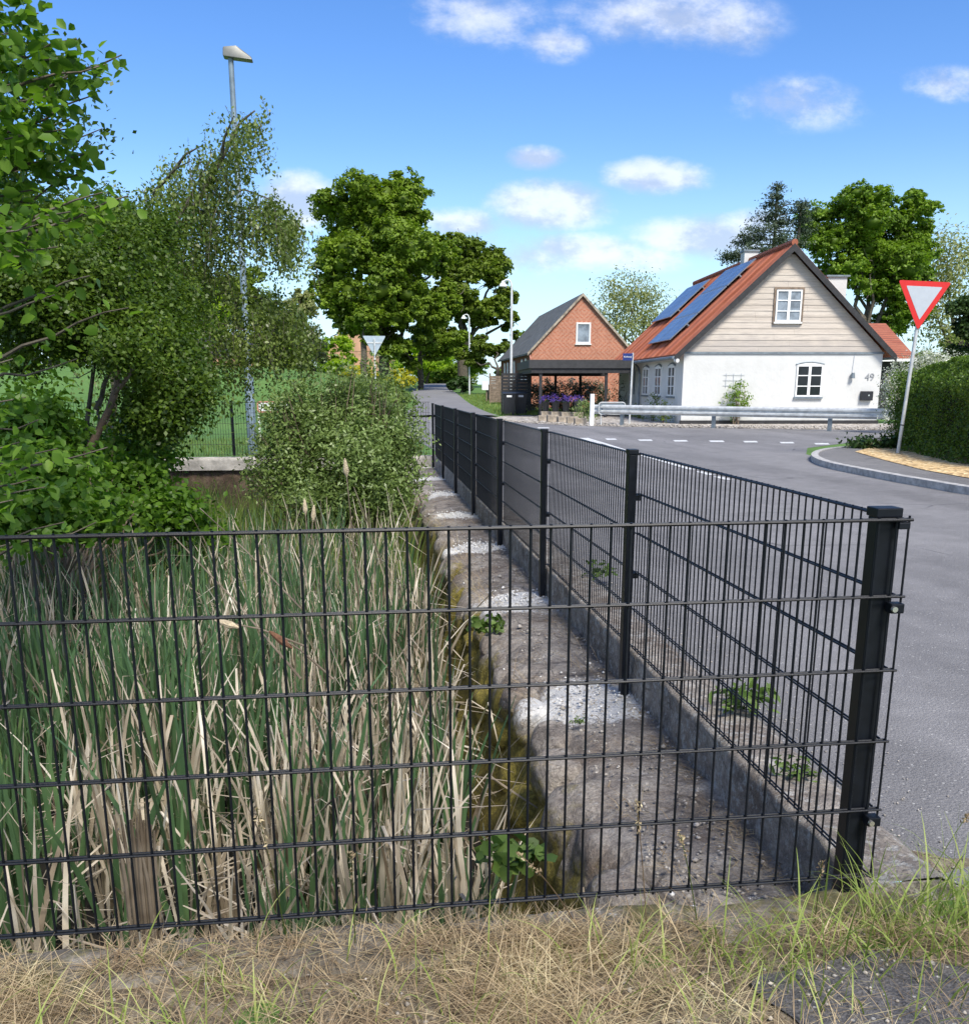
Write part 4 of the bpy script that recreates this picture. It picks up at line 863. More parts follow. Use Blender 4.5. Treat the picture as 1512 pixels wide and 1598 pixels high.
mb.build('board_panel', M['grey_wood'], o); MB().b2(-.6, -.5, -.02, .06, 0, 1.9).build('post', M['grey_wood'], o); MB().b2(.5, .6, -.02, .06, 0, 1.9).build('post', M['grey_wood'], o)
# flower pots on stone blocks
for i, (x, lab) in enumerate([(852, 'purple-flowered black pot nearest the carport post'), (867.5, 'purple-flowered black pot, second from the carport post'), (884, 'purple-flowered black pot, third from the carport post'), (902, 'purple-flowered black pot farthest right, by the green bush')]):
    p = at(x, 600, 44.2 - .9 * i * .5); o = thing('flower_pot', lab, 'flower pot', (p[0], p[1], -.09), group='black pots with purple flowers')
    MB().lathe((0, 0, .28), [(.13, 0), (.17, .40), (.18, .42), (.15, .41)], 14).build('pot', M['bin'], o, smooth=True)
    foliage('flowers', M['purple'], [((0, 0, .85), (.26, .26, .16), 26)], .06, 8, .05, o)['kind'] = 'stuff'; foliage('leaves', M['lf_ever'], [((0, 0, .72), (.17, .17, .1), 14)], .06, 8, .05, o)
    MB().b2(-.22, .22, -.18, .18, 0, .28).build('stone', M['stone_block'], o, bevel=.03)
for i, (x, y) in enumerate([(848, 655), (862, 656), (878, 657), (893, 659), (905, 660)]):
    p = gp(x, y + 3, -.1); o = MB().b2(-.22, .22, -.15, .15, 0, .25 + .04 * (i % 2)).build('stone_block', M['stone_block'], None, bevel=.04); o.location = (p[0], p[1], -.1); o.rotation_euler = (0, 0, HR + .1 * (i % 3))
    tag(o, ['rough tan block nearest the carport post', 'rough tan block, second from the carport post', 'middle rough tan block of the row below the flower pots', 'rough tan block left of the last one in the row', 'rough tan block at the right end of the row, before the guardrail'][i], 'stone', 'rough stone blocks edging the gravel')

# ================================================================ STREET FURNITURE
# guardrail
GR = [gp(923, 663, -.1), gp(1088, 670, -.1), gp(1271, 672, -.1), gp(1361, 675, -.1)]; GR = [np.array(g_[:2]) for g_ in GR]
d = (GR[3] - GR[0]) / np.linalg.norm(GR[3] - GR[0]); GS = [GR[0] + d * t for t in (0.35, 4.2, 8.2, 10.6, 14.)]; nrm_ = np.array([d[1], -d[0]])
o = thing('guardrail', 'long galvanised steel crash barrier between the road and the white house', 'guardrail', (GS[0][0], GS[0][1], -.1), math.atan2(d[1], d[0]))
prof = [(0, .42), (-.02, .45), (-.06, .47), (-.06, .52), (-.0, .555), (-.0, .595), (-.06, .63), (-.06, .68), (-.02, .70), (0, .73)]
V = [(x, y_, z) for x in (-.3, 14.5) for (y_, z) in prof]; k = len(prof); mb = MB(); mb.add([(a, b - .06, c) for a, b, c in V] + [(a, b - .054, c) for a, b, c in V], [(i, i + 1, k + i + 1, k + i) for i in range(k - 1)] + [(2 * k + i, 3 * k + i, 3 * k + i + 1, 2 * k + i + 1) for i in range(k - 1)] + [(0, k, 3 * k, 2 * k), (k - 1, 3 * k - 1, 4 * k - 1, 2 * k - 1)])
mb.build('rail', M['galv'], o, smooth=True)
for t in (.9, 4.4, 8.3, 10.9, 13.8): MB().b2(t - .055, t + .055, -.045, .06, 0, .66).build('post', M['galv_dark'], o)
MB().b2(-.38, 14.5, -.05, .02, .40, .418).build('lower_beam', M['galv'], o)
p = gp(923, 664, -.1); o = MB().box((0, 0, .55), (.15, .1, 1.12)).build('marker_post', M['white_paint'], None, bevel=.02); o.location = (p[0], p[1], -.1); tag(o, 'white wooden post at the left end of the guardrail', 'post')
# round-cornered frame board
p = at(956, 600, 36.2); o = thing('low_sign', 'low round-cornered grey sign board seen from behind above the guardrail end', 'sign', (p[0], p[1], -.1), HR)
def rrect(w_, h_, r, z0):
    P = []
    for (cx_, cz_, a0) in ((w_ / 2 - r, h_ - r, 0), (-w_ / 2 + r, h_ - r, 90), (-w_ / 2 + r, r, 180), (w_ / 2 - r, r, 270)):
        for k in range(5): a = R(a0 + k * 22.5); P.append((cx_ + r * math.cos(a), 0, z0 + cz_ + r * math.sin(a)))
    return P
MB().prism(rrect(.90, .36, .08, .42), (0, .02, 0)).build('board', M['galv_dark'], o); P = rrect(.96, .42, .1, .39); MB().tube(P + [P[0]], .022, 6).build('frame', M['galv'], o)
for s in (-.38, .38): MB().cyl((s, .03, 0), (s, .03, .75), .025, n=8).build('leg', M['galv'], o)
# street name sign
p = at(981.5, 600, 36.6); o = thing('street_sign', 'blue street name sign on a grey pole before the white house', 'sign', (p[0], p[1], -.1), HR)
MB().cyl((.06, 0, 0), (.1, 0, 2.55), .035, n=10).build('pole', M['galv'], o); pl = MB().b2(-.27, .08, -.06, -.04, 2.28, 2.53).build('plate', M['sign_blue'], o, bevel=.004)
text_mesh('lettering', 'Kirkevej', .085, .002, M['white_paint'], pl, (-.095, -.064, 2.41), (R(90), 0, 0))
# lamps
def curved_lamp(label, x, D, H_, sc):
    p = at(x, 600, D); o = thing('street_lamp', label, 'street lamp', (p[0], p[1], gz(p) - .02), 0, 'pale curved-arm street lamps along the lane')
    MB().tube([(0, 0, 0), (0, 0, H_ - .7), (-.01, 0, H_ - .25), (-.07, 0, H_ - .08), (-.18, 0, H_), (-.32, 0, H_ - .02), (-.40, 0, H_ - .08)], [.075, .06, .05, .045, .04, .04, .04], 10).build('pole', simple('pale_lamp_paint', (.60, .62, .62), .4, .1), o, smooth=True)
    MB().lathe((-.44, 0, H_ - .34), [(.19, 0), (.20, .03), (.17, .10), (.09, .20), (.07, .27), (.02, .29)], 18).build('lamp_head', M['white_paint'], o, smooth=True); return o
curved_lamp('tall pale lamp with curved arm behind the bins and carport screen', 797.5, 51.5, 6.5, 1)
curved_lamp('smaller, farther pale lamp standing at the lane by the big trees', 732.5, 80, 6.15, 1)
p = at(388.5, 600, 21); q = at(360, 88, 21); o = thing('street_lamp', 'tall grey steel lamp rising through the weeping birch', 'street lamp', (p[0], p[1], -.1))
Ht = q[2] + .1; tx, ty = q[0] - p[0], q[1] - p[1]
MB().tube([(0, 0, 0), (tx * .2, 0, Ht * .22), (tx * .22, 0, Ht * .23), (tx, ty, Ht)], [.10, .095, .07, .052], 12).build('pole', simple('lamp_pole_steel', (.19, .25, .30), .5, .3, .25, 3), o, smooth=True)
hd = MB(); hd.add([(-.14, -.13, 0), (.42, -.13, -.05), (.42, .13, -.05), (-.14, .13, 0), (-.13, -.11, .17), (.12, -.10, .2), (.12, .10, .2), (-.13, .11, .17), (.40, -.1, .01), (.40, .1, .01)],
   [(0, 1, 2, 3), (4, 7, 6, 5), (0, 3, 7, 4), (0, 4, 5, 8, 1), (3, 2, 9, 6, 7), (5, 6, 9, 8), (1, 8, 9, 2)]); hd.V = [(a + tx, b + ty, c + Ht - .02) for a, b, c in hd.V]; hd.build('lamp_head', M['lamp_grey'], o, bevel=.03, smooth=True)
# give way sign
p = gp(1401, 707, .01); o = thing('give_way_sign', 'red and white triangular give way sign on a leaning pole by the hedge', 'road sign', (p[0], p[1], 0), HR - .02)
o.rotation_euler = (R(1), R(2.3), HR)
D_ = (p[0] - CAM[0]) * math.sin(YAW) + (p[1] - CAM[1]) * math.cos(YAW); px_m = F_ / D_
Hs = (707 - 437 - 20) / px_m; sw = 77 / px_m
MB().cyl((0, 0, 0), (0, 0, Hs - .05), .034, n=12).build('pole', M['galv'], o, smooth=True)
MB().cyl((0, 0, 0.55), (0, 0, 0.57), .037, n=12).build('pole_band', M['dark_wood'], o)
def tri(s, r, cz):
    hgt = s * .866; c = [(0, cz - hgt), (s / 2, cz), (-s / 2, cz)]; P = []
    cen = np.mean(np.array(c), 0)
    for i, q in enumerate(c):
        q = np.array(q); u1 = unit(np.array(c[i - 1]) - q); u2 = unit(np.array(c[(i + 1) % 3]) - q); a = q + u1 * r; b = q + u2 * r
        for t in (0, .25, .5, .75, 1): P.append((a * (1 - t) ** 2 + 2 * q * t * (1 - t) + b * t * t))
    return [(v[0], 0, v[1]) for v in P]
pl = MB().prism([(a, -.05, c) for a, b, c in tri(sw * 1.03, .06, Hs)], (0, .012, 0)).build('plate', M['red_sign'], o)
MB().prism([(a, -.053, c) for a, b, c in tri(sw * .70, .02, Hs - sw * .095)], (0, .0025, 0)).build('white_field', M['sign_white'], pl)
MB().box((0, -.036, Hs - .2), (.1, .02, .04)).box((0, -.036, Hs - .45), (.1, .02, .04)).build('bracket', M['galv'], o)
# reversed give way sign behind the bush
p = at(586, 600, 40.5); o = thing('give_way_sign', 'triangular road sign seen from behind above the round bush', 'road sign', (p[0], p[1], gz(p)), HR + .15)
MB().cyl((0, 0, 0), (0, 0, 3.2), .034, n=10).build('pole', M['galv'], o); MB().prism([(a, .04, c) for a, b, c in tri(.92, .05, 3.32 - gz(p) - .1)], (0, .012, 0)).build('plate', M['sign_back'], o)
MB().b2(-.3, .3, .02, .035, 3.02, 3.07).build('bracket', M['galv'], o)
# arrow board left
p = at(428, 600, 27); o = thing('bend_board', 'low oblong white board with red rim and dark arrows beyond the far fence', 'road sign', (p[0], p[1], -.1), HR - .1)
sc_m = 27 / F_; z0 = 1.43 - 40 * sc_m; MB().prism(rrect(57 * sc_m, 17 * sc_m, .07, z0 - .02), (0, .02, 0)).build('board', M['sign_edge'], o)
MB().prism([(a, -.003, c) for a, b, c in rrect(52 * sc_m, 12 * sc_m, .05, z0 + .025)], (0, .003, 0)).build('face', M['white_paint'], o)
mb = MB()
for a in (-.27, -.09, .09, .27): mb.prism([(a - .04, -.006, z0 + .05), (a + .02, -.006, z0 + .05), (a + .06, -.006, z0 + .13), (a + .02, -.006, z0 + .21), (a - .04, -.006, z0 + .21), (a, -.006, z0 + .13)], (0, .0025, 0))
mb.build('arrows', M['bin'], o)
for s in (-.48, .48): MB().cyl((s, .03, 0), (s, .03, z0 + .25), .025, n=8).build('leg', M['white_paint'], o)
# church
p = at(550, 600, 150); gzc = gz(p); o = thing('church', 'stepped-gable orange brick church seen under the tree crowns', 'church', (p[0], p[1], gzc), HR - .2)
s = 150 / F_; top = (600 - 512) * s + 1.33 - gzc
mb = MB(); P = [(-3.6, 0, 0), (3.6, 0, 0), (3.6, 0, top * .55)]
MB().b2(-3.8, 3.8, 0, 12, 0, top * .48).build('wall', M['church'], o)
st = [(-3.8, top * .48)]; n = 5
for k in range(n): st += [(-3.8 + 3.0 * (k + .0) / n, top * (.48 + .52 * (k + .9) / n)), (-3.8 + 3.0 * (k + 1) / n, top * (.48 + .52 * (k + .9) / n))]
st = st + [(-x, z) for x, z in st[::-1]]; MB().prism([(x, -.05, z) for x, z in st], (0, .6, 0)).build('stepped_gable', M['church'], o)
MB().prism([(-3.9, .56, top * .46), (3.9, .56, top * .46), (0, .56, top * .93)], (0, 12, 0)).build('roof', M['church_roof'], o)
# pale far cottage wall left, seen beneath the branches
p = at(360, 600, 110); o = thing('cottage', 'small pale cottage with dark roof across the meadow behind the lamp', 'house', (p[0], p[1], gz(p)), HR)
MB().b2(-5, 4, 0, 6, 0, 2.0).build('wall', M['church'], o); MB().prism([(-5.3, -.3, 1.9), (-5.3, 6.3, 1.9), (-5.3, 3, 4.3)], (9.6, 0, 0)).build('roof', M['dark_wood'], o)

# ================================================================ TREES FAR AND MIDDLE
def base_at(x, D, dz=0): p = at(x, 600, D); return np.array([p[0], p[1], gz(p) + dz])
tree('lime_tree', 'tallest round-crowned green tree left of the lane', 'tree', base_at(600, 85), [lobe(575, 320, 85, 75, 48, 190), lobe(632, 330, 86, 52, 50, 140), lobe(545, 405, 84, 62, 60, 200), lobe(620, 410, 83, 70, 66, 260),
     lobe(665, 395, 87, 36, 50, 110), lobe(515, 470, 84, 40, 40, 110), lobe(580, 480, 83, 62, 50, 210), lobe(650, 490, 84, 52, 52, 190), lobe(530, 515, 85, 30, 20, 40), lobe(700, 470, 88, 24, 50, 80), lobe(690, 400, 89, 30, 36, 80), lobe(690, 530, 88, 44, 26, 100), lobe(600, 535, 84, 50, 18, 80), lobe(640, 560, 86, 30, 16, 40)],
     .34, M['lf_big'], .50, 3.4, per=28, rc=.55)
tree('lime_tree', 'broad olive-green tree right of the tallest one, before the lane bend', 'tree', base_at(722, 96), [lobe(735, 400, 97, 55, 42, 130), lobe(775, 430, 98, 35, 50, 100), lobe(715, 460, 95, 38, 60, 130), lobe(760, 490, 96, 45, 30, 100), lobe(795, 500, 97, 20, 20, 40), lobe(690, 530, 95, 30, 36, 80), lobe(738, 545, 97, 20, 20, 20), lobe(800, 540, 98, 18, 30, 20)],
     .36, M['lf_big2'], .55, 3.8, per=28, rc=.6)
for (x, D, lab) in ((656, 90, 'slim grey trunked tree in the row beside the lane, nearest its bend'), (569, 80, 'slim grey trunked tree of the row, just right of the reversed sign')):
    tree('avenue_tree', lab, 'tree', base_at(x, D), [lobe(x, 505, D, 36, 30, 60), lobe(x + 8, 540, D, 22, 18, 24)], .28, M['lf_big'], .30, 3.0, per=20, rc=.45, group='slim trees beside the lane')
tree('roadside_tree', 'bushy green tree with low branches overhanging the lane', 'tree', base_at(745, 78) + [1.6, 0, 0], [lobe(770, 540, 80, 36, 24, 90), lobe(735, 560, 80, 24, 20, 50), lobe(800, 560, 80, 15, 25, 30)], .26, M['lf_big2'], .2, 2., per=22, rc=.45)
# behind: trees filling the lane end
for (x, y, D, rx, ry, n, mt, lab, nm) in [(665, 555, 120, 62, 24, 120, 'lf_yellow', 'bright yellow-green shrub row behind the avenue trunks', 'flowering_shrub'), (715, 565, 125, 50, 25, 90, 'lf_maple', 'light green thicket at the end of the lane', 'thicket'),
        (520, 560, 130, 30, 45, 90, 'lf_yellow', 'light yellow-green tree left of the church', 'tree'), (460, 520, 95, 50, 70, 190, 'lf_pale', 'pale olive tree right of the steel lamp', 'tree'), (330, 485, 75, 28, 42, 150, 'lf_yellow', 'bright lime-green young tree left of the steel lamp', 'tree'),
        (370, 470, 95, 62, 60, 200, 'lf_big2', 'dark olive wooded crown behind the lime-green tree', 'tree'), (430, 560, 88, 70, 30, 120, 'lf_big', 'green undergrowth at the far meadow edge', 'thicket'), (240, 470, 85, 90, 90, 240, 'lf_big2', 'dark crown behind the left thicket', 'tree'), (80, 470, 80, 110, 90, 240, 'lf_big', 'green crown behind the thicket at the far left', 'tree'),
        (620, 592, 75, 34, 10, 60, 'lf_gold', 'yellow blossoming hedge below the church', 'hedge'), (580, 585, 110, 60, 9, 70, 'lf_gold', 'yellow flowering strip at the church wall', 'hedge'), (720, 600, 85, 22, 14, 50, 'lf_ever', 'dark rounded bush right of the lane crest', 'bush'), (690, 580, 135, 60, 26, 90, 'lf_big2', 'dark green backdrop at the lane end', 'thicket'),
        (845, 560, 95, 60, 40, 110, 'lf_big', 'green tree behind the brick house roof', 'tree')]:
    b = base_at(x, D); tree(nm, lab, nm.replace('_', ' '), b, [lobe(x, y, D, rx, ry, n), lobe(x + rx * .3, y + ry * .4, D, rx * .6, ry * .6, n // 3)], .36 if D > 70 else .24, M[mt], .14, None, per=22, rc=.5, twigs=1)
for (x, y, D, rx, ry, n, mt, lab) in [(600, 588, 210, 120, 22, 130, 'lf_big', 'distant green treeline beyond the lane end'), (800, 585, 190, 110, 26, 130, 'lf_big2', 'distant dark treeline behind the brick house'), (1420, 560, 120, 120, 46, 150, 'lf_big', 'distant green treeline behind the hedge at the right edge'), (200, 560, 150, 220, 30, 200, 'lf_big', 'distant treeline across the meadow at the left')]:
    b = base_at(x, D); tree('treeline', lab, 'treeline', b, [lobe(x + rx * q, y, D, rx * .4, ry, n // 3) for q in (-.7, 0, .7)], .8, M[mt], .2, None, per=22, rc=1.2, twigs=0)
tree('birch_tree', 'silvery drooping birch between the brick house and the white house', 'tree', base_at(985, 85), [lobe(985, 455, 85, 42, 28, 95), lobe(955, 490, 85, 32, 36, 85), lobe(1012, 485, 86, 34, 36, 85), lobe(985, 510, 85, 50, 24, 70)], .24, M['lf_pale'], .22, 3, per=20, rc=.5, droop=.8, core=False)
tree('maple_tree', 'bright green broad tree behind the white house roof', 'tree', base_at(1345, 60), [lobe(1330, 340, 60, 70, 42, 150), lobe(1395, 335, 61, 58, 44, 130), lobe(1290, 385, 60, 42, 42, 90), lobe(1365, 420, 60, 72, 62, 200), lobe(1420, 430, 61, 38, 70, 120), lobe(1395, 500, 60, 50, 45, 110), lobe(1425, 310, 62, 22, 22, 36), lobe(1330, 400, 62, 60, 60, 130), lobe(1380, 370, 62, 50, 50, 110), lobe(1440, 380, 62, 24, 40, 60), lobe(1270, 350, 62, 26, 26, 40)],
     .21, M['lf_maple'], .32, 3, per=26, rc=.4)
tree('silver_tree', 'pale yellowish tree at the right edge behind the hedge', 'tree', base_at(1490, 62), [lobe(1478, 410, 62, 38, 52, 120), lobe(1510, 470, 62, 36, 80, 120), lobe(1460, 490, 62, 30, 60, 90)], .22, M['lf_pale'], .25, 3, per=20, rc=.45, droop=.5, core=False)
tree('evergreen_tree', 'dark evergreen at the right edge above the hedge', 'tree', base_at(1512, 36), [lobe(1512, 500, 36, 36, 44, 130), lobe(1505, 540, 36, 36, 20, 60), lobe(1545, 480, 36, 40, 60, 60)], .12, M['lf_ever'], .15, 1, per=30, rc=.2)
# conifer with layered boughs
b = base_at(1200, 56); o = thing('conifer_tree', 'dark blue-green conifer with open tiers above the white house chimney', 'tree', b)
lobs = []
sc56 = 56 / F_
for i, (x, y, rx) in enumerate([(1213, 292, 8), (1212, 305, 14), (1208, 318, 20), (1214, 330, 24), (1200, 342, 24), (1224, 348, 24), (1196, 358, 36), (1180, 370, 32), (1218, 372, 36), (1160, 378, 26), (1190, 388, 44), (1150, 396, 26), (1168, 402, 40), (1210, 400, 42),
        (1250, 318, 10), (1252, 330, 16), (1250, 345, 18), (1255, 360, 20), (1245, 380, 26), (1135, 402, 12)]): lobs.append((at(x, y, 56 + random.uniform(-1, 1)), (rx * sc56, rx * sc56, 5 * sc56), int(6 + rx * .9)))
foliage('crown', M['lf_conifer'], lobs, .16, 20, .17, o, b, asp=.4, hollow=.1); mb = MB(); limb(mb, b - b, at(1213, 290, 56) - b, .28, .04, .01, 8, 6); limb(mb, at(1240, 420, 56) - b, at(1251, 316, 56) - b, .14, .03, .01, 6, 4)
for c, r, n in lobs: limb(mb, np.array([at(1208, 400, 56)[0], at(1208, 400, 56)[1], c[2] - .1]) - b, c - b, .05, .015, .05, 4, 2)
mb.build('trunk', M['bark'], o)
# hedge at right
hp = np.array([gp(1390, 699, 0)[:2], gp(1450, 712, 0)[:2], gp(1512, 726, 0)[:2], np.array((8.9, 9.0)), np.array((9.0, 5.))])
def hedge_pts(poly, th, H, n):
    out = []; seg = np.linalg.norm(np.diff(poly, axis=0), axis=1); cum = np.r_[0, np.cumsum(seg)]; s = rng.random(n) * cum[-1]
    x = np.interp(s, cum, poly[:, 0]); y = np.interp(s, cum, poly[:, 1]); d = unit(poly[-1] - poly[0]); nr = np.array([-d[1], d[0]])   # away from road
    if nr[0] < 0: nr = -nr
    m = rng.random(n); dd = np.where(m < .6, rng.random(n) ** 2.5 * .25, rng.random(n) * th); z = np.where(m < .6, rng.random(n) * H, H - rng.random(n) ** 2.5 * .22)
    # round the top shoulder and the far end
    P = np.stack([x, y, z], 1) + np.c_[nr[0] * dd, nr[1] * dd, dd * 0]
    sh = sst(H - .45, H, z) * .3; P[:, 0] += nr[0] * sh * (dd < .3); P[:, 1] += nr[1] * sh * (dd < .3)
    bump = (fbm(P, 1.3, 3) - .5) * .5; P[:, 0] -= nr[0] * bump; P[:, 1] -= nr[1] * bump; P[:, 2] += (fbm(P + 9, 1.1, 3) - .5) * .3 * sst(.8, H, z) - .22 * (1 - sst(0, 1.2, s)) * sst(.5, H, z)
    return P
P = hedge_pts(hp, 1.5, 1.78, 75000); e0 = hp[0]; th_ = rng.random(16000) * 1.5; ez = rng.random(16000) * 1.7 * (1 - .1 * rng.random(16000)); dd = unit(hp[-1] - hp[0]); nr = np.array([-dd[1], dd[0]]); nr = nr if nr[0] > 0 else -nr
E_ = np.stack([e0[0] + nr[0] * th_ + rng.normal(0, .1, 16000), e0[1] + nr[1] * th_ + rng.normal(0, .12, 16000) + .1, ez], 1)
P = np.concatenate([P, E_]); V, Fc, rn = leaf_geo(P, .055, .35, 0, None, False, .5)
hg = thing('hedge', 'clipped dense green hedge behind the give way sign', 'hedge', (hp[1][0], hp[1][1], 0)); mesh_obj('foliage', V - np.array([hp[1][0], hp[1][1], 0]), Fc, M['lf_hedge'], hg, rn)
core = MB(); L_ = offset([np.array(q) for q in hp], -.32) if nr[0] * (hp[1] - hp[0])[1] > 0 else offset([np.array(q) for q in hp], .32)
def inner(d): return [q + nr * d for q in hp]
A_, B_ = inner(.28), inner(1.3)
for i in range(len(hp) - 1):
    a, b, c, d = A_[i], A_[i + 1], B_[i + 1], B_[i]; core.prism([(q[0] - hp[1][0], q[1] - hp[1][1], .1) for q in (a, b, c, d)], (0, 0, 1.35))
core.build('branches', simple('hedge_core', (.02, .022, .01), 1, 0, .4), hg)  # solid dark block, not modelled twigs, added to stop light through the hedge
for s_ in (0, 1): pass
# blossom behind hedge and other shrubs by the houses
def shrub(name, label, cat, base, lobes, leaf, mat, **k):
    r_ = thing(name, label, cat, base); foliage('foliage', mat, lobes, leaf, k.pop('per', 16), k.pop('rc', .12), r_, base, **k); mb = MB()
    for (c, r, n) in lobes:
        for j in range(4): limb(mb, rng.normal(size=3) * [.05, .05, 0], np.asarray(c) - base + rng.normal(size=3) * np.max(r) * .4, .018 * k.get('st', 1), .006, .1, 4, 4)
    mb.build('stems', M['twig'], r_); return r_
p = at(1440, 560, 30); b = np.array([p[0], p[1], 0]); shrub('blossom_bush', 'white blossoming bush showing above and behind the hedge', 'bush', b, [lobe(1400, 590, 30, 16, 28, 60), lobe(1388, 615, 30, 10, 38, 60), lobe(1450, 560, 30, 22, 12, 50), lobe(1495, 566, 30, 30, 14, 60), lobe(1430, 575, 30, 20, 14, 40)], .07, M['lf_white'], per=16, rc=.1)
u_ = np.array([math.cos(HR), math.sin(HR), 0]); v_h = np.array([-math.sin(HR), math.cos(HR), 0])
def HP(u, v, z=-.1): q = HA + u_ * u + v_h * v; return np.array([q[0], q[1], z])
b = HP(1.95, -.35); shrub('rose_shrub', 'green climbing shrub against the white gable under the wire trellis', 'bush', b, [(b + [0, 0, .75], (.55, .25, .5), 60), (b + [0.05, 0, 1.25], (.3, .2, .35), 24)], .09, M['lf_maple'], per=14, rc=.08)
for i, (v, hh, lab) in enumerate([(2.9, 1.1, 'small shrub below the nearest side window'), (1.0, .8, 'low shrub at the near corner of the side wall'), (6.0, .6, 'low plants below the farthest side window'), (11.6, 1.8, 'tall dark climber at the far end of the side wall')]):
    b = HP(-.45, v); shrub('wall_shrub', lab, 'bush', b, [(b + [0, 0, hh * .55], (.32, .35, hh * .5), 40)], .07, M['lf_big2' if i < 3 else 'lf_ever'], per=14, rc=.08)
p = at(880, 600, 53.2); b = np.array([p[0], p[1], -.1]); shrub('variegated_hedge', 'white-edged variegated hedge seen under the carport roof', 'hedge', b, [(b + [dx, 0, .85], (.55, .4, .85), 110) for dx in (-1.7, -1.0, -.3, .4, 1.1, 1.8)], .11, M['lf_vari'], per=16, rc=.12)
p = at(915, 600, 39.5); b = np.array([p[0], p[1], -.1]); shrub('round_bush', 'round green bush left of the white marker post', 'bush', b, [(b + [0, 0, .45], (.5, .5, .5), 80)], .07, M['lf_willow'], per=14, rc=.1)
p = at(800, 600, 60.0)
p = at(742, 600, 62); b = np.array([p[0], p[1], gz(p)])
p = gp(1350, 700, 0); b = np.array([p[0], p[1], 0.]); shrub('grass_clump', 'green grassy clump at the hedge end by the kerb', 'plant', b, [(b + [.3, .2, .08], (.6, .4, .14), 70)], .10, M['lf_ever'], per=14, rc=.08, up=.1)

# ================================================================ POND VEGETATION
# round willow bush
D0 = 12.6; bb = at(540, 760, D0); bb[2] = -1.0
wl_ = [lobe(x, y, D0 - .3, 8, 24, 10) for x, y in [(470, 610), (515, 592), (545, 590), (575, 586), (605, 594), (630, 612), (640, 650), (648, 690), (650, 740), (420, 650), (405, 690), (395, 740), (445, 625)]] + [lobe(520, 655, D0, 62, 42, 230), lobe(578, 650, D0 + .3, 50, 38, 200), lobe(470, 660, D0, 60, 46, 220), lobe(560, 700, D0 - .4, 90, 58, 420), lobe(605, 705, D0 - .2, 40, 56, 240), lobe(450, 730, D0 - .2, 56, 50, 220), lobe(520, 770, D0 - .6, 75, 42, 260), lobe(598, 770, D0 - .6, 48, 36, 180), lobe(550, 612, D0 + .2, 44, 20, 80)]
o = thing('willow_bush', 'round grey-green willow bush growing from the reeds beside the ledge', 'bush', bb); foliage('foliage', M['lf_willow'], wl_, .058, 24, .085, o, bb, up=.5, hollow=.35, flat=1.0, asp=.42); mb = MB()
for c, r, n in wl_:
    for j in range(5): limb(mb, rng.normal(size=3) * [.3, .2, 0], np.asarray(c) - bb + rng.normal(size=3) * .12, .012, .004, .08, 5, 5)
mb.build('stems', M['twig'], o)
# weeping birch (D about 14)
DB = 14.5; tb = at(168, 700, DB); tb[2] = -.3
o = thing('weeping_birch', 'weeping birch whose drooping twigs cross the steel lamp pole', 'tree', tb); mb = MB(); strands = []
LB = [[(168, 700), (185, 560), (230, 430), (300, 330), (345, 250), (375, 190), (398, 172)], [(215, 460), (270, 380), (330, 320), (380, 295), (425, 312), (452, 345)], [(200, 500), (280, 470), (360, 455), (430, 470), (490, 520)], [(190, 540), (260, 500), (330, 500), (400, 520)],
      [(230, 430), (225, 350), (240, 300), (262, 278)], [(215, 470), (195, 380), (200, 320)], [(250, 400), (300, 300), (330, 245)], [(190, 560), (250, 560), (320, 560), (370, 590)], [(180, 600), (120, 500), (80, 420)], [(300, 330), (350, 330), (390, 350)],
      [(345, 250), (350, 215), (365, 180)], [(240, 300), (275, 262), (300, 250)], [(262, 278), (290, 240), (318, 225)]]
for li, Lm in enumerate(LB):
    pts = [at(x, y, DB + .5 * math.sin(li * 1.7) + .35 * k * math.sin(li)) for k, (x, y) in enumerate(Lm)]; r0 = .07 if li == 0 else .03
    mb.tube([p - tb for p in pts], [r0 * (1 - .85 * k / (len(pts) - 1)) for k in range(len(pts))], 6)
    for a, c in zip(pts[:-1], pts[1:]):
        L_ = np.linalg.norm(c - a); ns = max(3, int(L_ * 13))
        for q in range(ns): strands.append((a + (c - a) * rng.random() + rng.normal(size=3) * [.18, .3, .10], rng.uniform(.18, 1.05) * (1.2 if li in (1, 2) else .85)))
for (x, y, rx, ry, ns) in [(385, 195, 22, 18, 14), (350, 235, 34, 24, 30), (310, 270, 46, 30, 44), (265, 300, 46, 26, 40), (215, 320, 30, 26, 22), (330, 330, 70, 36, 80), (260, 370, 60, 40, 60), (400, 315, 34, 14, 30), (432, 335, 26, 20, 26), (330, 385, 40, 30, 36),
                           (448, 370, 12, 24, 22), (300, 430, 60, 34, 50), (440, 480, 50, 30, 70), (400, 520, 60, 34, 80), (470, 520, 36, 26, 40), (340, 520, 50, 34, 50), (395, 470, 50, 22, 30), (450, 345, 14, 10, 34), (425, 325, 20, 10, 24), (395, 190, 14, 12, 14), (300, 560, 40, 20, 20), (240, 400, 50, 60, 40), (260, 480, 60, 40, 30)]:
    for q in range(ns): a_ = rng.uniform(0, 6.283); r_ = math.sqrt(rng.random()); strands.append((at(x + rx * r_ * math.cos(a_), y + ry * r_ * math.sin(a_), DB + rng.normal() * .5), rng.uniform(.2, .8)))
PL = []; RN = []
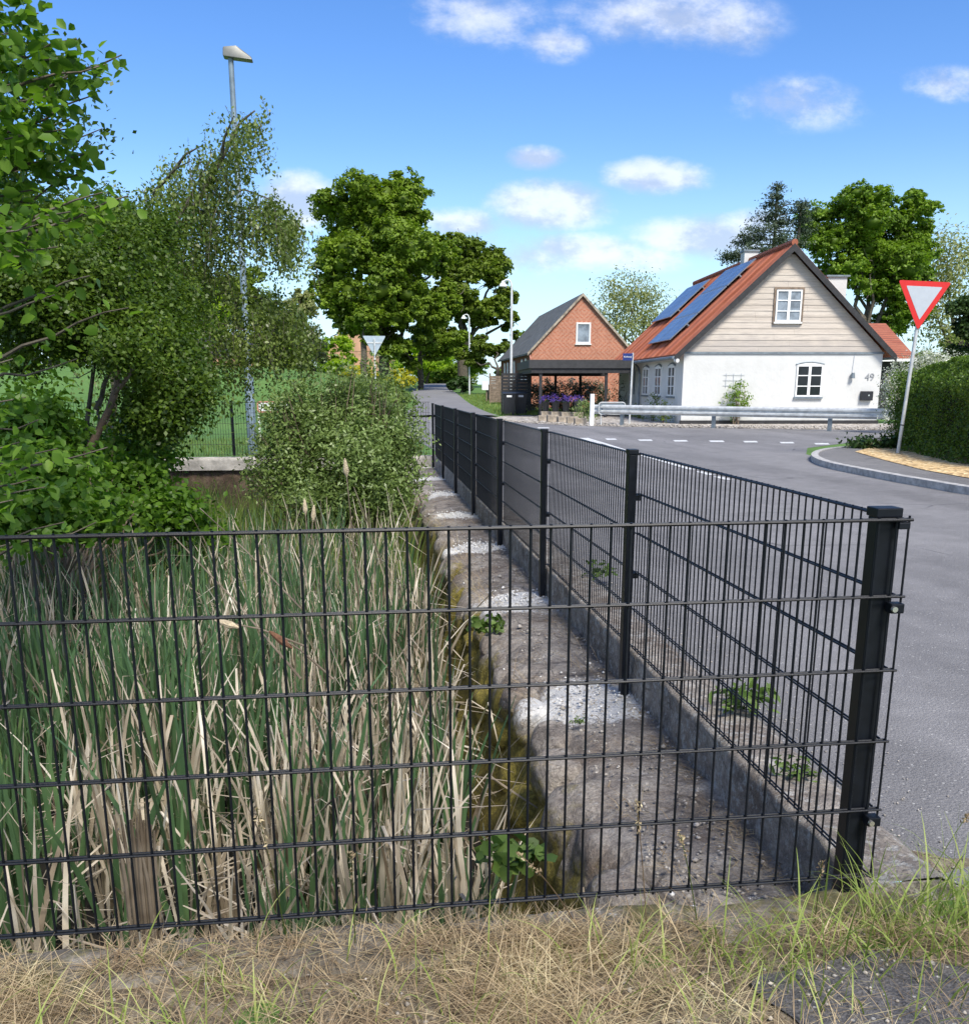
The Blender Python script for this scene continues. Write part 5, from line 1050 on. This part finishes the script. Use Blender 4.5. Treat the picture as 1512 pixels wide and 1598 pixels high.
for (s0, ln) in strands:
    if s0[2] - ln < -.4: ln = max(.2, s0[2] + .2)
    dr = rng.normal(size=3) * [.22, .22, 0]; n = int(ln * 46) + 6; f = rng.random(n)[:, None]; PL.append(s0 + dr * ln * np.sqrt(f) - np.array([0, 0, 1.]) * ln * f ** 1.1 + rng.normal(size=(n, 3)) * .045); RN.append(np.full(n, rng.random()))
    if rng.random() < .35: mb.tube([s0 - tb, s0 + dr * ln * .7 - [0, 0, ln * .45] - tb, s0 + dr * ln - [0, 0, ln] - tb], [.004, .003, .002], 3)
PL = np.concatenate(PL); V, Fc, rn = leaf_geo(PL, .058, .15, .9, None, False, .62, np.concatenate(RN)); mesh_obj('crown', V - tb, Fc, M['lf_birch'], o, rn)
mb.build('trunk', M['bark'], o, smooth=True)
# second hanging birch mass right of lamp, lower
# dense thicket on the left bank
DT = 10.; tb = at(110, 775, 9.0); tb[2] = -.9
o = thing('field_elm', 'leaning reddish-brown stemmed tree filling the left with small leaves', 'tree', tb)
TL = [lobe(60, 420, 11, 90, 60, 260), lobe(190, 430, 11.5, 80, 60, 300), lobe(40, 500, 10, 80, 50, 220), lobe(150, 500, 10.5, 70, 55, 260), lobe(235, 500, 11, 60, 50, 240), lobe(275, 485, 12, 44, 40, 120), lobe(255, 560, 10, 50, 45, 220), lobe(285, 610, 9.6, 42, 40, 190), lobe(240, 650, 9.4, 48, 34, 160), lobe(225, 560, 9.8, 30, 22, 50),
      lobe(40, 570, 11, 30, 20, 30), lobe(110, 350, 11, 50, 30, 110), lobe(30, 340, 10.5, 50, 40, 130), lobe(230, 370, 12, 50, 40, 160), lobe(165, 330, 12, 40, 30, 70), lobe(10, 430, 9, 50, 60, 120), lobe(190, 545, 8.9, 40, 22, 60), lobe(130, 440, 9.6, 70, 50, 240), lobe(160, 380, 10.6, 60, 50, 160), lobe(90, 490, 9.4, 70, 36, 150), lobe(210, 510, 9.6, 36, 30, 90)]
foliage('crown', M['lf_shrub'], TL, .046, 42, .12, o, tb, up=.6, hollow=.1, flat=.55, asp=.7); mb = MB()
tk = [at(x, y, D) - tb for x, y, D in [(100, 800, 9.0), (112, 765, 9.0), (140, 700, 9.05), (170, 640, 9.1), (183, 600, 9.2), (180, 570, 9.3), (176, 520, 9.6), (185, 440, 10.2)]]
mb.tube(tk, [.041, .04, .036, .032, .029, .026, .02, .01], 9); mb.tube([at(x, y, D) - tb for x, y, D in [(178, 615, 9.15), (195, 595, 9.1), (215, 560, 9.3), (250, 500, 9.8)]], [.022, .02, .016, .008], 7)
mb.build('trunk', M['bark_red'], o, smooth=True)
mb = MB()
for (a, c) in [((135, 760, 10.8), (148, 560, 10.8)), ((188, 720, 10.5), (196, 600, 10.5)), ((150, 640, 10.8), (180, 560, 10.9)), ((196, 640, 10.5), (220, 590, 10.4))]: limb(mb, at(*a) - tb, at(*c) - tb, .035, .022, .05, 6, 4)
for c, r, n in TL:
    for j in range(2): limb(mb, at(180, 560 - 20 * j, 9.9) - tb, np.asarray(c) - tb + rng.normal(size=3) * .2, .010, .003, .06, 5, 4)
mb.build('branches', M['bark'], o, smooth=True)
# low undergrowth on the bank
ub = at(60, 760, 8); ub[2] = -.9
UL = [lobe(40, 660, 8.5, 60, 45, 120), lobe(50, 690, 8.8, 50, 40, 90), lobe(215, 715, 10.4, 50, 30, 110), lobe(110, 700, 11, 60, 50, 110), lobe(212, 748, 9.4, 36, 26, 80), lobe(200, 785, 9.6, 60, 22, 90), lobe(60, 740, 7.6, 60, 40, 110), lobe(262, 795, 9.0, 36, 18, 60), lobe(120, 800, 7.4, 60, 24, 70), lobe(20, 800, 7.0, 50, 40, 80), lobe(305, 825, 9.2, 30, 10, 24)]
shrub('bramble_thicket', 'dark low leafy thicket on the left bank above the reeds', 'bush', ub, UL, .07, M['lf_hazel'], per=24, rc=.12, hollow=.2, flat=.7, big=True, asp=.7)
# near hazel reaching in from the left
tb = np.array([-5.2, 2.6, -.15]); o = thing('hazel_tree', 'large-leaved hazel reaching in from the left edge, bright leaves at top left', 'tree', tb); mb = MB(); PL = []; RN = []
def spray(p0, p1, n, sag=.06, leaf_r=.07, r0=.012):
    pts = limb(mb, p0 - tb, p1 - tb, r0, .003, .05, 5, 6, sag); pts = np.array([np.array(q) for q in pts]) + tb
    f = rng.random(n) ** .8 * (len(pts) - 1.001); i = f.astype(int); P = pts[i] + (pts[i + 1] - pts[i]) * (f - i)[:, None] + unit(rng.normal(size=(n, 3))) * rng.random((n, 1)) ** .6 * [leaf_r * 1.35, leaf_r * 1.35, leaf_r]; P[:, 2] -= .02
    PL.append(P); RN.append(np.full(n, np.clip(rng.normal(.55, .22), 0, 1)))
def S(x0, y0, D0_, x1, y1, D1, n, **k): spray(at(x0, y0, D0_), at(x1, y1, D1), n, **k)
mb.tube([np.zeros(3), np.array([.1, .1, 1.2]), np.array([.35, .3, 2.4]), np.array([.5, .5, 3.6])], [.09, .07, .055, .03], 8)
hub = at(-260, 200, 5.2)
for (x, y, D, n) in [(190, 85, 5.2, 60), (165, 100, 5.0, 60), (120, 60, 5.3, 80), (60, 20, 5.2, 110), (90, 90, 5., 110), (30, 70, 4.8, 110), (140, 150, 5.2, 90), (70, 150, 4.9, 120), (20, 130, 4.7, 110), (110, 200, 5.0, 110), (40, 210, 4.8, 120), (150, 235, 5.3, 70), (90, 250, 5.1, 100), (10, 260, 4.8, 110), (55, 295, 5.0, 80), (130, 270, 5.4, 50), (0, 20, 4.9, 110), (60, -30, 5.2, 90), (10, -60, 5., 90),
                 (200, 305, 4.8, 48), (160, 300, 4.7, 44), (110, 330, 4.6, 46), (60, 350, 4.5, 50), (20, 330, 4.6, 60), (90, 385, 4.6, 36), (30, 400, 4.5, 50)]:
    S(x - 230, y + 90 + rng.uniform(-40, 60), D, x, y, D, n, leaf_r=.10)
NF = len(PL)
for (x, y, D, n) in [(100, 330, 6.6, 130), (50, 260, 6.6, 160), (120, 180, 6.8, 160), (40, 120, 6.6, 160), (150, 100, 6.9, 70), (20, 50, 6.8, 160), (90, 250, 7, 140), (160, 200, 7, 70), (70, 60, 7.0, 120), (0, 330, 6.4, 140)]: S(x - 200, y + 120, D, x, y, D, n * 4, leaf_r=.20)
NB = len(PL)
for (x, y, D, n) in [(140, 430, 4.7, 22), (200, 480, 5.2, 20), (85, 460, 4.6, 26), (20, 560, 4.5, 12), (120, 560, 5., 14), (40, 620, 4.6, 44), (60, 655, 5.0, 30), (168, 698, 5.2, 12), (90, 700, 4.8, 60), (30, 690, 4.5, 60), (70, 760, 4.7, 66), (150, 815, 5., 40), (100, 815, 4.8, 46), (20, 780, 4.4, 60), (60, 745, 5.1, 34), (10, 850, 4.3, 20)]:
    S(x - 240, y + 110, D, x, y, D, n, leaf_r=.085)
PB_, RB_ = np.concatenate(PL[NF:NB]), np.concatenate(RN[NF:NB]); PA_ = np.concatenate(PL[:NF] + PL[NB:]); RA_ = np.concatenate(RN[:NF] + RN[NB:])
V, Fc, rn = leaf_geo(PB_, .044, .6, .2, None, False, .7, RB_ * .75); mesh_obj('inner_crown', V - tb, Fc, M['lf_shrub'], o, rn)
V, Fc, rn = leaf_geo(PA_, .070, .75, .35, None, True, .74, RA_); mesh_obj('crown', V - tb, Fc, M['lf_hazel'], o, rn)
mb.build('trunk', M['bark'], o, smooth=True)
# bare pale twigs
b = at(30, 730, 5.0)

# ---- cattails
def pondpts(n, x0, x1, y0, y1, clump=0):
    out = []
    while len(out) < n:
        y = y0 + (y1 - y0) * rng.random() ** .8; xr = -.93 + .10 * min(1, y / 6); xl_ = -3.0 - .34 * y; x = xl_ + (xr - xl_) * rng.random(); out.append((x, y))
    P = np.array(out); return P
def cl_density(P, sc, thr, seed): return fbm(np.c_[P * 1.0, np.full(len(P), seed)], sc, 2) > thr
def cattail_set(n, seed, thr):
    P = pondpts(int(n * 2.6), 0, 0, .12, 9.0); P = P[cl_density(P, 1.9, thr, seed)]
    cent = P[rng.random(len(P)) < .2]; k = 8
    cent = cent[cl_density(cent, 2.6, .42, 77.)]; Q = np.repeat(cent, k, 0) + rng.normal(size=(len(cent) * k, 2)) * .038; Q = Q[:n]; rr_ = np.repeat(rng.random(len(cent)), k)[:n]; Q = Q[Q[:, 0] < -.84]; rr_ = rr_[:len(Q)]; kp = ~((Q[:, 1] < 1.3) & (Q[:, 0] < -2.05) & (rng.random(len(Q)) < .55)) & ~((Q[:, 1] < .55) & (rng.random(len(Q)) < .5)); return Q[kp], rr_[kp]
Q, rn = cattail_set(3700, 3., .43); n = len(Q)
Bz = bed(Q[:, 0], Q[:, 1]); B = np.c_[Q, Bz]; az = rng.uniform(0, 2 * np.pi, n); ln = np.abs(rng.normal(.06, .07, n))
h_ = rng.uniform(.62, 1.22, n) * (.80 + .35 * sst(.2, 2.2, Q[:, 1]))
h_ *= (1 - .12 * sst(-.4, .4, Q[:, 0] + .8 + .5)) * (1 - .10 * sst(2, 5, Q[:, 1]))
blades('cattail_leaves', M['cat_green'], B, h_, rng.uniform(.021, .040, n), np.c_[np.cos(az), np.sin(az)] * ln[:, None], np.abs(rng.normal(.15, .22, n)), 6, rn=np.clip(rn * .6 + rng.random(n) * .4, 0, 1), twist=.8)
Q, rn = cattail_set(3300, 11., .45); Q2, r2_ = cattail_set(1300, 23., .46); kq = Q2[:, 1] > 2.6; Q = np.concatenate([Q, Q2[kq]]); rn = np.r_[rn, r2_[kq]]; n = len(Q)
Q = np.concatenate([Q, np.c_[rng.uniform(-1.85, -.93, 900), rng.uniform(.5, 5.5, 900)]]); n = len(Q); rn = rng.random(n)
B = np.c_[Q, bed(Q[:, 0], Q[:, 1])]; far_ = sst(2, 5, Q[:, 1]); az = rng.uniform(0, 2 * np.pi, n); ln = np.abs(rng.normal(.10, .12, n)); kink = np.where(rng.random(n) < .62, rng.uniform(.30, .85, n), 2.)
blades('dead_cattail_leaves', M['cat_dead'], B, (1 + .08 * far_) * np.where(kink < 1, rng.uniform(.55, 1.35, n), np.where(rng.random(n) < .5, rng.uniform(.9, 1.25, n), rng.uniform(.35, .9, n))), rng.uniform(.013, .031, n), np.c_[np.cos(az), np.sin(az)] * ln[:, None], np.abs(rng.normal(.2, .25, n)), 7, kink=kink, rn=rn, twist=.9)
# fallen litter among the stems
n = 2200; Q = pondpts(n, 0, 0, .1, 7.5); az = rng.uniform(0, 2 * np.pi, n); B = np.c_[Q, bed(Q[:, 0], Q[:, 1]) + rng.uniform(.0, .55, n) ** 1.3]
blades('reed_litter', M['cat_dead'], B, rng.uniform(.12, .55, n), rng.uniform(.008, .018, n), np.c_[np.cos(az), np.sin(az)] * rng.uniform(1.0, 1.9, n)[:, None], rng.normal(0, .3, n), 4, rn=rng.random(n) * .85)
# low green growth between reeds and shrubs, at the foot of the far wall
n = 7500; y = rng.uniform(6.0, 14., n); x = -6.4 + rng.random(n) * 5.6 + 0; B = np.c_[x, y, bed(x, y)]; az = rng.uniform(0, 2 * np.pi, n)
blades('rushes', M['grass_green'], B, rng.uniform(.45, 1.15, n), rng.uniform(.008, .018, n), np.c_[np.cos(az), np.sin(az)] * np.abs(rng.normal(.1, .12, n))[:, None], np.abs(rng.normal(.3, .3, n)), 5, rn=rng.random(n) * .55)
# cattail stalks with heads (things)
def stalk(label, x0, y0, D0_, x1, y1, D1, head='fluff', group='bleached cattail stalks with seed heads'):
    a = at(x0, y0, D0_); c = at(x1, y1, D1); o = thing('cattail', label, 'cattail', a, group=group); m_ = (a + c) / 2 + [0, 0, .02]
    MB().tube([(0, 0, 0), tuple(m_ - a), tuple(c - a)], [.0055, .004, .003], 6).build('stem', M['cat_dead'], o, smooth=True)
    d_ = unit(c - a); q = c - a
    if head: 
        mb = MB(); L_ = .12; ks = 7; pts = [q - d_ * L_ * (1 - k / (ks - 1)) for k in range(ks)]; mb.tube(pts, [.004, .011, .015 + .004 * rng.random(), .016, .013, .010, .003], 8); hd_ = mb.build('head', M[head], o, smooth=True)
    return o
stalk('tall bleached stalk with a ragged head standing before the round bush', 562, 960, 6.2, 538, 715, 6.0); stalk('thin pale stalk leaning beside the tallest stalk before the bush', 596, 880, 6.6, 552, 760, 6.4, None)
stalk('short pale stalk with small head left of the tallest stalk', 480, 850, 7.0, 475, 778, 7.0); stalk('short pale stalk with small pointed head right of its neighbour', 486, 850, 6.9, 490, 788, 6.9)
stalk('long broken pale stalk slanting down behind the near fence', 470, 1060, 3.9, 272, 838, 4.6, None); stalk('long broken pale stalk slanting from the bank foot into the reeds', 470, 950, 5.2, 312, 793, 6.4, None)
stalk('fallen cattail lying across the reeds with a pale fluffy head', 480, 1010, 4.0, 335, 968, 4.1, 'fluff'); stalk('fallen cattail head, dark and pale, beside the fluffy one', 520, 1060, 3.7, 420, 985, 3.8, 'seed'); stalk('thin upright pale stem right of the bush foot', 652, 850, 6.5, 620, 760, 7.2, None)
stalk('thick pale dead stalk close behind the near fence', 232, 1468, 2.55, 228, 1235, 2.6, None); 
mb = MB(); base = at(232, 1470, 2.55)
o = thing('cattail', 'thick ragged bundle of dead sheaths standing at the near wall', 'cattail', base)
for k in range(16): q = rng.normal(size=3) * [.012, .012, 0]; mb.tube([q, q + [0, 0, .2], q * 1.3 + [rng.normal() * .006, 0, rng.uniform(.33, .44)]], [.007, .007, .003], 5)
mb.build('sheaths', M['cat_dead'], o, smooth=True)

# ---- moss tufts and weeds on the ledge, dry roots
n = 2600; y = rng.uniform(.1, 16, n) ** 1.0; y = .1 + 12 * rng.random(n) ** 1.4; x = np.where(rng.random(n) < .7, -.45 + rng.normal(0, .07, n), rng.uniform(-.4, .02, n)); cl = fbm(np.c_[x, y, y * 0], 1.6, 2) > .5; x, y = x[cl], y[cl]; n = len(x)
az = rng.normal(np.pi, .9, n); B = np.c_[x, y, np.full(n, -.27)]; blades('ledge_dry_grass', M['grass_dry'], B, rng.uniform(.05, .22, n), .0025, np.c_[np.cos(az), np.sin(az)] * rng.uniform(.4, 1.6, n)[:, None], rng.uniform(.4, 1.6, n), 5)
n = 5200; y = .05 + 14 * rng.random(n) ** 1.7; x = np.where(rng.random(n) < .5, rng.uniform(-.40, .04, n), .04 - np.abs(rng.normal(0, .06, n))); az = rng.uniform(0, 2 * np.pi, n); k_ = (fbm(np.c_[x, y, y * 0 + 2], 3.5, 3) + rng.normal(0, .06, n)) > .47; x, y, az = x[k_], y[k_], az[k_]; n = len(x)
blades('ledge_litter', M['grass_dry'], np.c_[x, y, np.full(n, -.252)], rng.uniform(.012, .07, n), rng.uniform(.002, .006, n), np.c_[np.cos(az), np.sin(az)] * rng.uniform(1.35, 1.6, n)[:, None], 0., 2, rn=rng.random(n) * .75)
def pebbles(name, x, y, z, r_, mat):
    n = len(x); base = np.array([(1, 0, 0), (0, 1, 0), (-1, 0, 0), (0, -1, 0), (0, 0, .7), (0, 0, -.5)]); V = (base[None] * r_[:, None, None] * rng.uniform(.6, 1.4, (n, 6, 1)) + np.c_[x, y, z][:, None]).reshape(-1, 3)
    tr = np.array([(0, 1, 4), (1, 2, 4), (2, 3, 4), (3, 0, 4), (1, 0, 5), (2, 1, 5), (3, 2, 5), (0, 3, 5)]); o = mesh_obj(name, V, (np.arange(n)[:, None, None] * 6 + tr[None]).reshape(-1, 3), mat); o['kind'] = 'stuff'; return o
n = 1300; y = .05 + 9 * rng.random(n) ** 1.5; pebbles('ledge_grit', rng.uniform(-.4, .05, n), y, np.full(n, -.256), rng.uniform(.003, .011, n) * np.where(rng.random(n) < .05, 2., 1.), M['gravel'])
n = 900; k_ = rng.integers(0, 7, n); pebbles('mortar_crumbs', -.14 + rng.normal(0, .16, n), LP * k_ + rng.normal(-.05, .2, n), np.full(n, -.252), rng.uniform(.004, .016, n), simple('mortar', (.70, .69, .66), .95, 0, .2, 60)); n = 1500; x = rng.uniform(-3, 1.3, n); y = rng.uniform(-1.4, -.05, n); pebbles('verge_grit', x, y, np.full(n, -.085), rng.uniform(.003, .010, n), M['gravel'])
n = 700; y = rng.uniform(.1, 9, n); pebbles('roadside_grit', .36 + np.abs(rng.normal(0, .18, n)), y, np.full(n, -.090), rng.uniform(.002, .007, n), M['gravel'])
def rosette(label, p, r, n, mat='lf_weed', asp=.35):
    p = np.asarray(p, float); o = thing('weed', label, 'weed', p); az = rng.uniform(0, 2 * np.pi, n); el_ = rng.uniform(.1, 1.0, n); d_ = np.c_[np.cos(az) * np.cos(el_), np.sin(az) * np.cos(el_), np.sin(el_)]; f = rng.uniform(.35, 1, n)[:, None]
    V, Fc, rn = leaf_geo(d_ * r * f, r * .45, .5, 0, d_, True, asp); mesh_obj('leaves', V, Fc, M[mat], o, rn); mb = MB()
    for k in range(0, n, 6): mb.cyl((0, 0, 0), tuple(d_[k] * r * .8), .0025, .0015, 4)
    mb.build('stems', M['lf_weed'], o); return o
rosette('leafy green weed on the road side of the parapet behind the fence', gp(1125, 1108, -.03) + [.10, .0, 0], .16, 90); rosette('small weed farther along the parapet edge', gp(915, 900, -.03) + [.1, 0, 0], .14, 70); rosette('scruffy weed between the leafy weed and the corner post', gp(1205, 1215, -.05) + [.08, 0, 0], .10, 50)
rosette('green leafy plant on the ledge edge among the dead reeds', gp(760, 985, -.3), .14, 80, asp=.7); rosette('round-leaved plant at the moss wall foot behind the near fence', at(800, 1350, 2.9), .13, 60, asp=.9); rosette('tiny pale weed in the mortar on the ledge', gp(905, 1130, -.26), .05, 30)

# ---- foreground verge: dry straw, green tufts
def vz(x, y): return -.095 + 0 * x
n = 150000; x = rng.uniform(-3.1, 1.35, n); y = -.10 - rng.random(n) ** 1.0 * 1.45; 
dn = fbm(np.c_[x, y, x * 0 + 4], 3.2, 3); opx, opy = (x - op[0]) / .36, (y - op[1]) / .23; inside = opx ** 2 + opy ** 2 < 1
dn = dn + .5 * (fbm(np.c_[x, y, x * 0 + 14], 9, 2) - .5); keep = (rng.random(n) < (.16 + 1.9 * np.clip(dn - .38, 0, 1) * 2.2)) & ~(inside & (rng.random(n) < .93)) & ~((x > .35) & (y > -.25 - .5 * (x - .35)) & (rng.random(n) < .8)) & ~((x > .15) & (rng.random(n) < .45))
x, y = x[keep], y[keep]; n = len(x); az = rng.uniform(0, 2 * np.pi, n); B = np.c_[x, y, vz(x, y) + rng.uniform(0, .05, n)]
blades('dry_grass', M['grass_dry'], B, .03 + .17 * rng.random(n) ** 1.6, rng.uniform(.0012, .0032, n), np.c_[np.cos(az), np.sin(az)] * rng.uniform(.8, 1.6, n)[:, None], rng.uniform(-.2, 1.1, n), 5, rn=np.clip(fbm(np.c_[x, y, x * 0], 2, 2) * .7 + rng.normal(.28, .25, n), 0, 1))
n = 5200; x = rng.uniform(-3.2, .25, n); y = -.14 + .12 * rng.random(n) ** 1.5; k_ = fbm(np.c_[x, y, x * 0 + 9], 3.4, 3) > .46; x, y = x[k_], y[k_]; n = len(x); az = rng.uniform(0, 2 * np.pi, n)
blades('edge_straw', M['grass_dry'], np.c_[x, y, np.full(n, -.066)], rng.uniform(.04, .16, n), rng.uniform(.0016, .003, n), np.c_[np.cos(az), np.sin(az)] * rng.uniform(.9, 1.6, n)[:, None], rng.uniform(-.2, 1.1, n), 5, rn=rng.random(n))
cen = [(-2.6, -.35, .25, 260), (-2.1, -.6, .3, 260), (-1.7, -.35, .2, 160), (-1.25, -.3, .25, 200), (-.95, -.7, .2, 110), (-.75, -.25, .1, 60), (-.45, -.35, .14, 150), (-.38, -.22, .09, 140), (-.2, -.28, .12, 130), (.02, -.17, .10, 190), (.14, -.22, .12, 240), (.28, -.08, .10, 160), (.40, -.2, .13, 190), (.55, -.3, .12, 120), (-.1, -.5, .2, 110), (-2.9, -.8, .3, 160), (-1.5, -.9, .3, 130), (.8, -.5, .2, 70)]
X = []; 
for (a, b, r, k) in cen: X.append(np.c_[a + rng.normal(size=k) * r, b + rng.normal(size=k) * r * .55])
X = np.concatenate(X); X = X[X[:, 1] < -.03]; n = len(X); az = rng.uniform(0, 2 * np.pi, n); right = sst(-.6, .1, X[:, 0]); B = np.c_[X, vz(X[:, 0], 0)]
keep = rng.random(n) < (.36 + .02 * right); B = B[keep]; X = X[keep]; right = right[keep]; az = az[keep]; n = len(B)
blades('green_grass', M['grass_green'], B, rng.uniform(.10, .34, n) * (.75 + .3 * right), rng.uniform(.0025, .0065, n), np.c_[np.cos(az), np.sin(az)] * rng.uniform(.05, .7, n)[:, None], rng.uniform(.3, 1.7, n), 7, rn=np.clip(1.0 - right * .38 + rng.normal(0, .25, n), 0, 1))
# tall flowering grass stems
def stem_grass(label, p, tip, ear, mat='grass_green'):
    p, tip = np.asarray(p, float), np.asarray(tip, float); o = thing('tall_grass', label, 'tall grass', p, group='tall grass stems with ears at the near fence'); m_ = (p + tip) / 2 + [0, 0, .05]; pts = [(1 - t) ** 2 * p + 2 * t * (1 - t) * m_ + t * t * tip - p for t in np.linspace(0, 1, 9)]
    MB().tube(pts, [.0018 - .0009 * k / 8 for k in range(9)], 5).build('stem', M[mat], o)
    n = 40; f = 1 - rng.random(n) * ear; P = np.array([[np.interp(q, np.linspace(0, 1, 9), [v[i] for v in pts]) for i in range(3)] for q in f]) + rng.normal(size=(n, 3)) * .004
    V, Fc, rn = leaf_geo(P, .012, .1, 0, None, False, .4); mesh_obj('ear', V, Fc, M['grass_dry'], o, rn)
GX = lambda x, y: gp(x, y, -.095)
stem_grass('arching grass stem with a drooping pale ear right of the corner post', GX(1345, 1440), at(1450, 1395, 2.55), .35, 'grass_dry')
stem_grass('tall bent dark grass stem at the right edge over the asphalt', GX(1415, 1440), at(1512, 1270, 2.6), .1)
stem_grass('tall yellowish stem crossing the fence left of the corner', GX(1090, 1460), at(1060, 1300, 2.15), .3); stem_grass('slender upright stem with pale ear in front of the side wall', GX(1270, 1450), at(1283, 1345, 2.25), .3)
stem_grass('arching grass stem before the moss wall', GX(905, 1455), at(805, 1330, 2.1), .35, 'grass_dry'); stem_grass('thin upright yellow stem left of the reed gap', GX(450, 1480), at(400, 1262, 1.95), .4)
stem_grass('tall yellow-green stem before the middle reeds', GX(555, 1485), at(548, 1330, 1.95), .3); stem_grass('upright grass stem with pale ears at the ledge corner', GX(1010, 1470), at(993, 1250, 2.2), .25, 'grass_dry')
# roadside tall grass along the left of the lane and lawn tufts
n = 16000; y = 24 + 45 * rng.random(n) ** 1.1; xl_ = np.interp(y, LEFT[:, 0], LEFT[:, 1]); x = xl_ - .15 - 3.2 * rng.random(n) ** 1.2; k = (y > 39) | (x > -3) & (y < 26.5) | (y > 43); x, y = x[k], y[k]; n = len(x); az = rng.uniform(0, 2 * np.pi, n)
blades('roadside_grass', M['grass_green'], np.c_[x, y, ground(x, y)], rng.uniform(.25, .75, n), rng.uniform(.012, .03, n), np.c_[np.cos(az), np.sin(az)] * .15, rng.uniform(.1, .8, n), 3, rn=rng.random(n) * .8)
n = 9000; x = rng.uniform(-9, -.2, n); y = rng.uniform(17.8, 25, n); az = rng.uniform(0, 2 * np.pi, n)
blades('lawn_grass', M['grass_green'], np.c_[x, y, ground(x, y)], rng.uniform(.04, .16, n), rng.uniform(.006, .012, n), np.c_[np.cos(az), np.sin(az)] * .3, rng.uniform(.1, .8, n), 2, rn=rng.random(n) * .4)
n = 7000; x = rng.uniform(4.9, 8.8, n); y = 44 + rng.random(n) * 34; rr = np.interp(y, [q[0] for q in RL], [q[2] for q in RL]); k = x > rr + .1; x, y = x[k], y[k]; n = len(x); az = rng.uniform(0, 2 * np.pi, n)
blades('verge_grass', M['grass_green'], np.c_[x, y, ground(x, y)], rng.uniform(.06, .22, n), rng.uniform(.015, .03, n), np.c_[np.cos(az), np.sin(az)] * .3, rng.uniform(.1, .8, n), 2, rn=rng.random(n) * .8)
# gravel stones loose along the bed
n = 1500; t = rng.random(n); gl = np.array([(3.9, 38.8), (4.7, 35.5), (6.15, 32.6), (9.5, 30.6), (15.2, 27.9), (24, 24.5)]); sgm = np.r_[0, np.cumsum(np.linalg.norm(np.diff(gl, axis=0), axis=1))]; s = t * sgm[-1]
x = np.interp(s, sgm, gl[:, 0]) + rng.normal(0, .1, n) + .5 * rng.random(n); y = np.interp(s, sgm, gl[:, 1]) + 2.2 * rng.random(n) ** 1.5; r_ = rng.uniform(.02, .06, n)
V = []; base = np.array([(1, 0, 0), (0, 1, 0), (-1, 0, 0), (0, -1, 0), (0, 0, .8), (0, 0, -.5)]); V = (base[None] * r_[:, None, None] * rng.uniform(.7, 1.3, (n, 6, 1)) + np.c_[x, y, np.full(n, -.07)][:, None]).reshape(-1, 3)
tr = np.array([(0, 1, 4), (1, 2, 4), (2, 3, 4), (3, 0, 4), (1, 0, 5), (2, 1, 5), (3, 2, 5), (0, 3, 5)]); Fq = (np.arange(n)[:, None, None] * 6 + tr[None]).reshape(-1, 3)
o = mesh_obj('loose_stones', V, Fq, M['gravel']); o['kind'] = 'stuff'
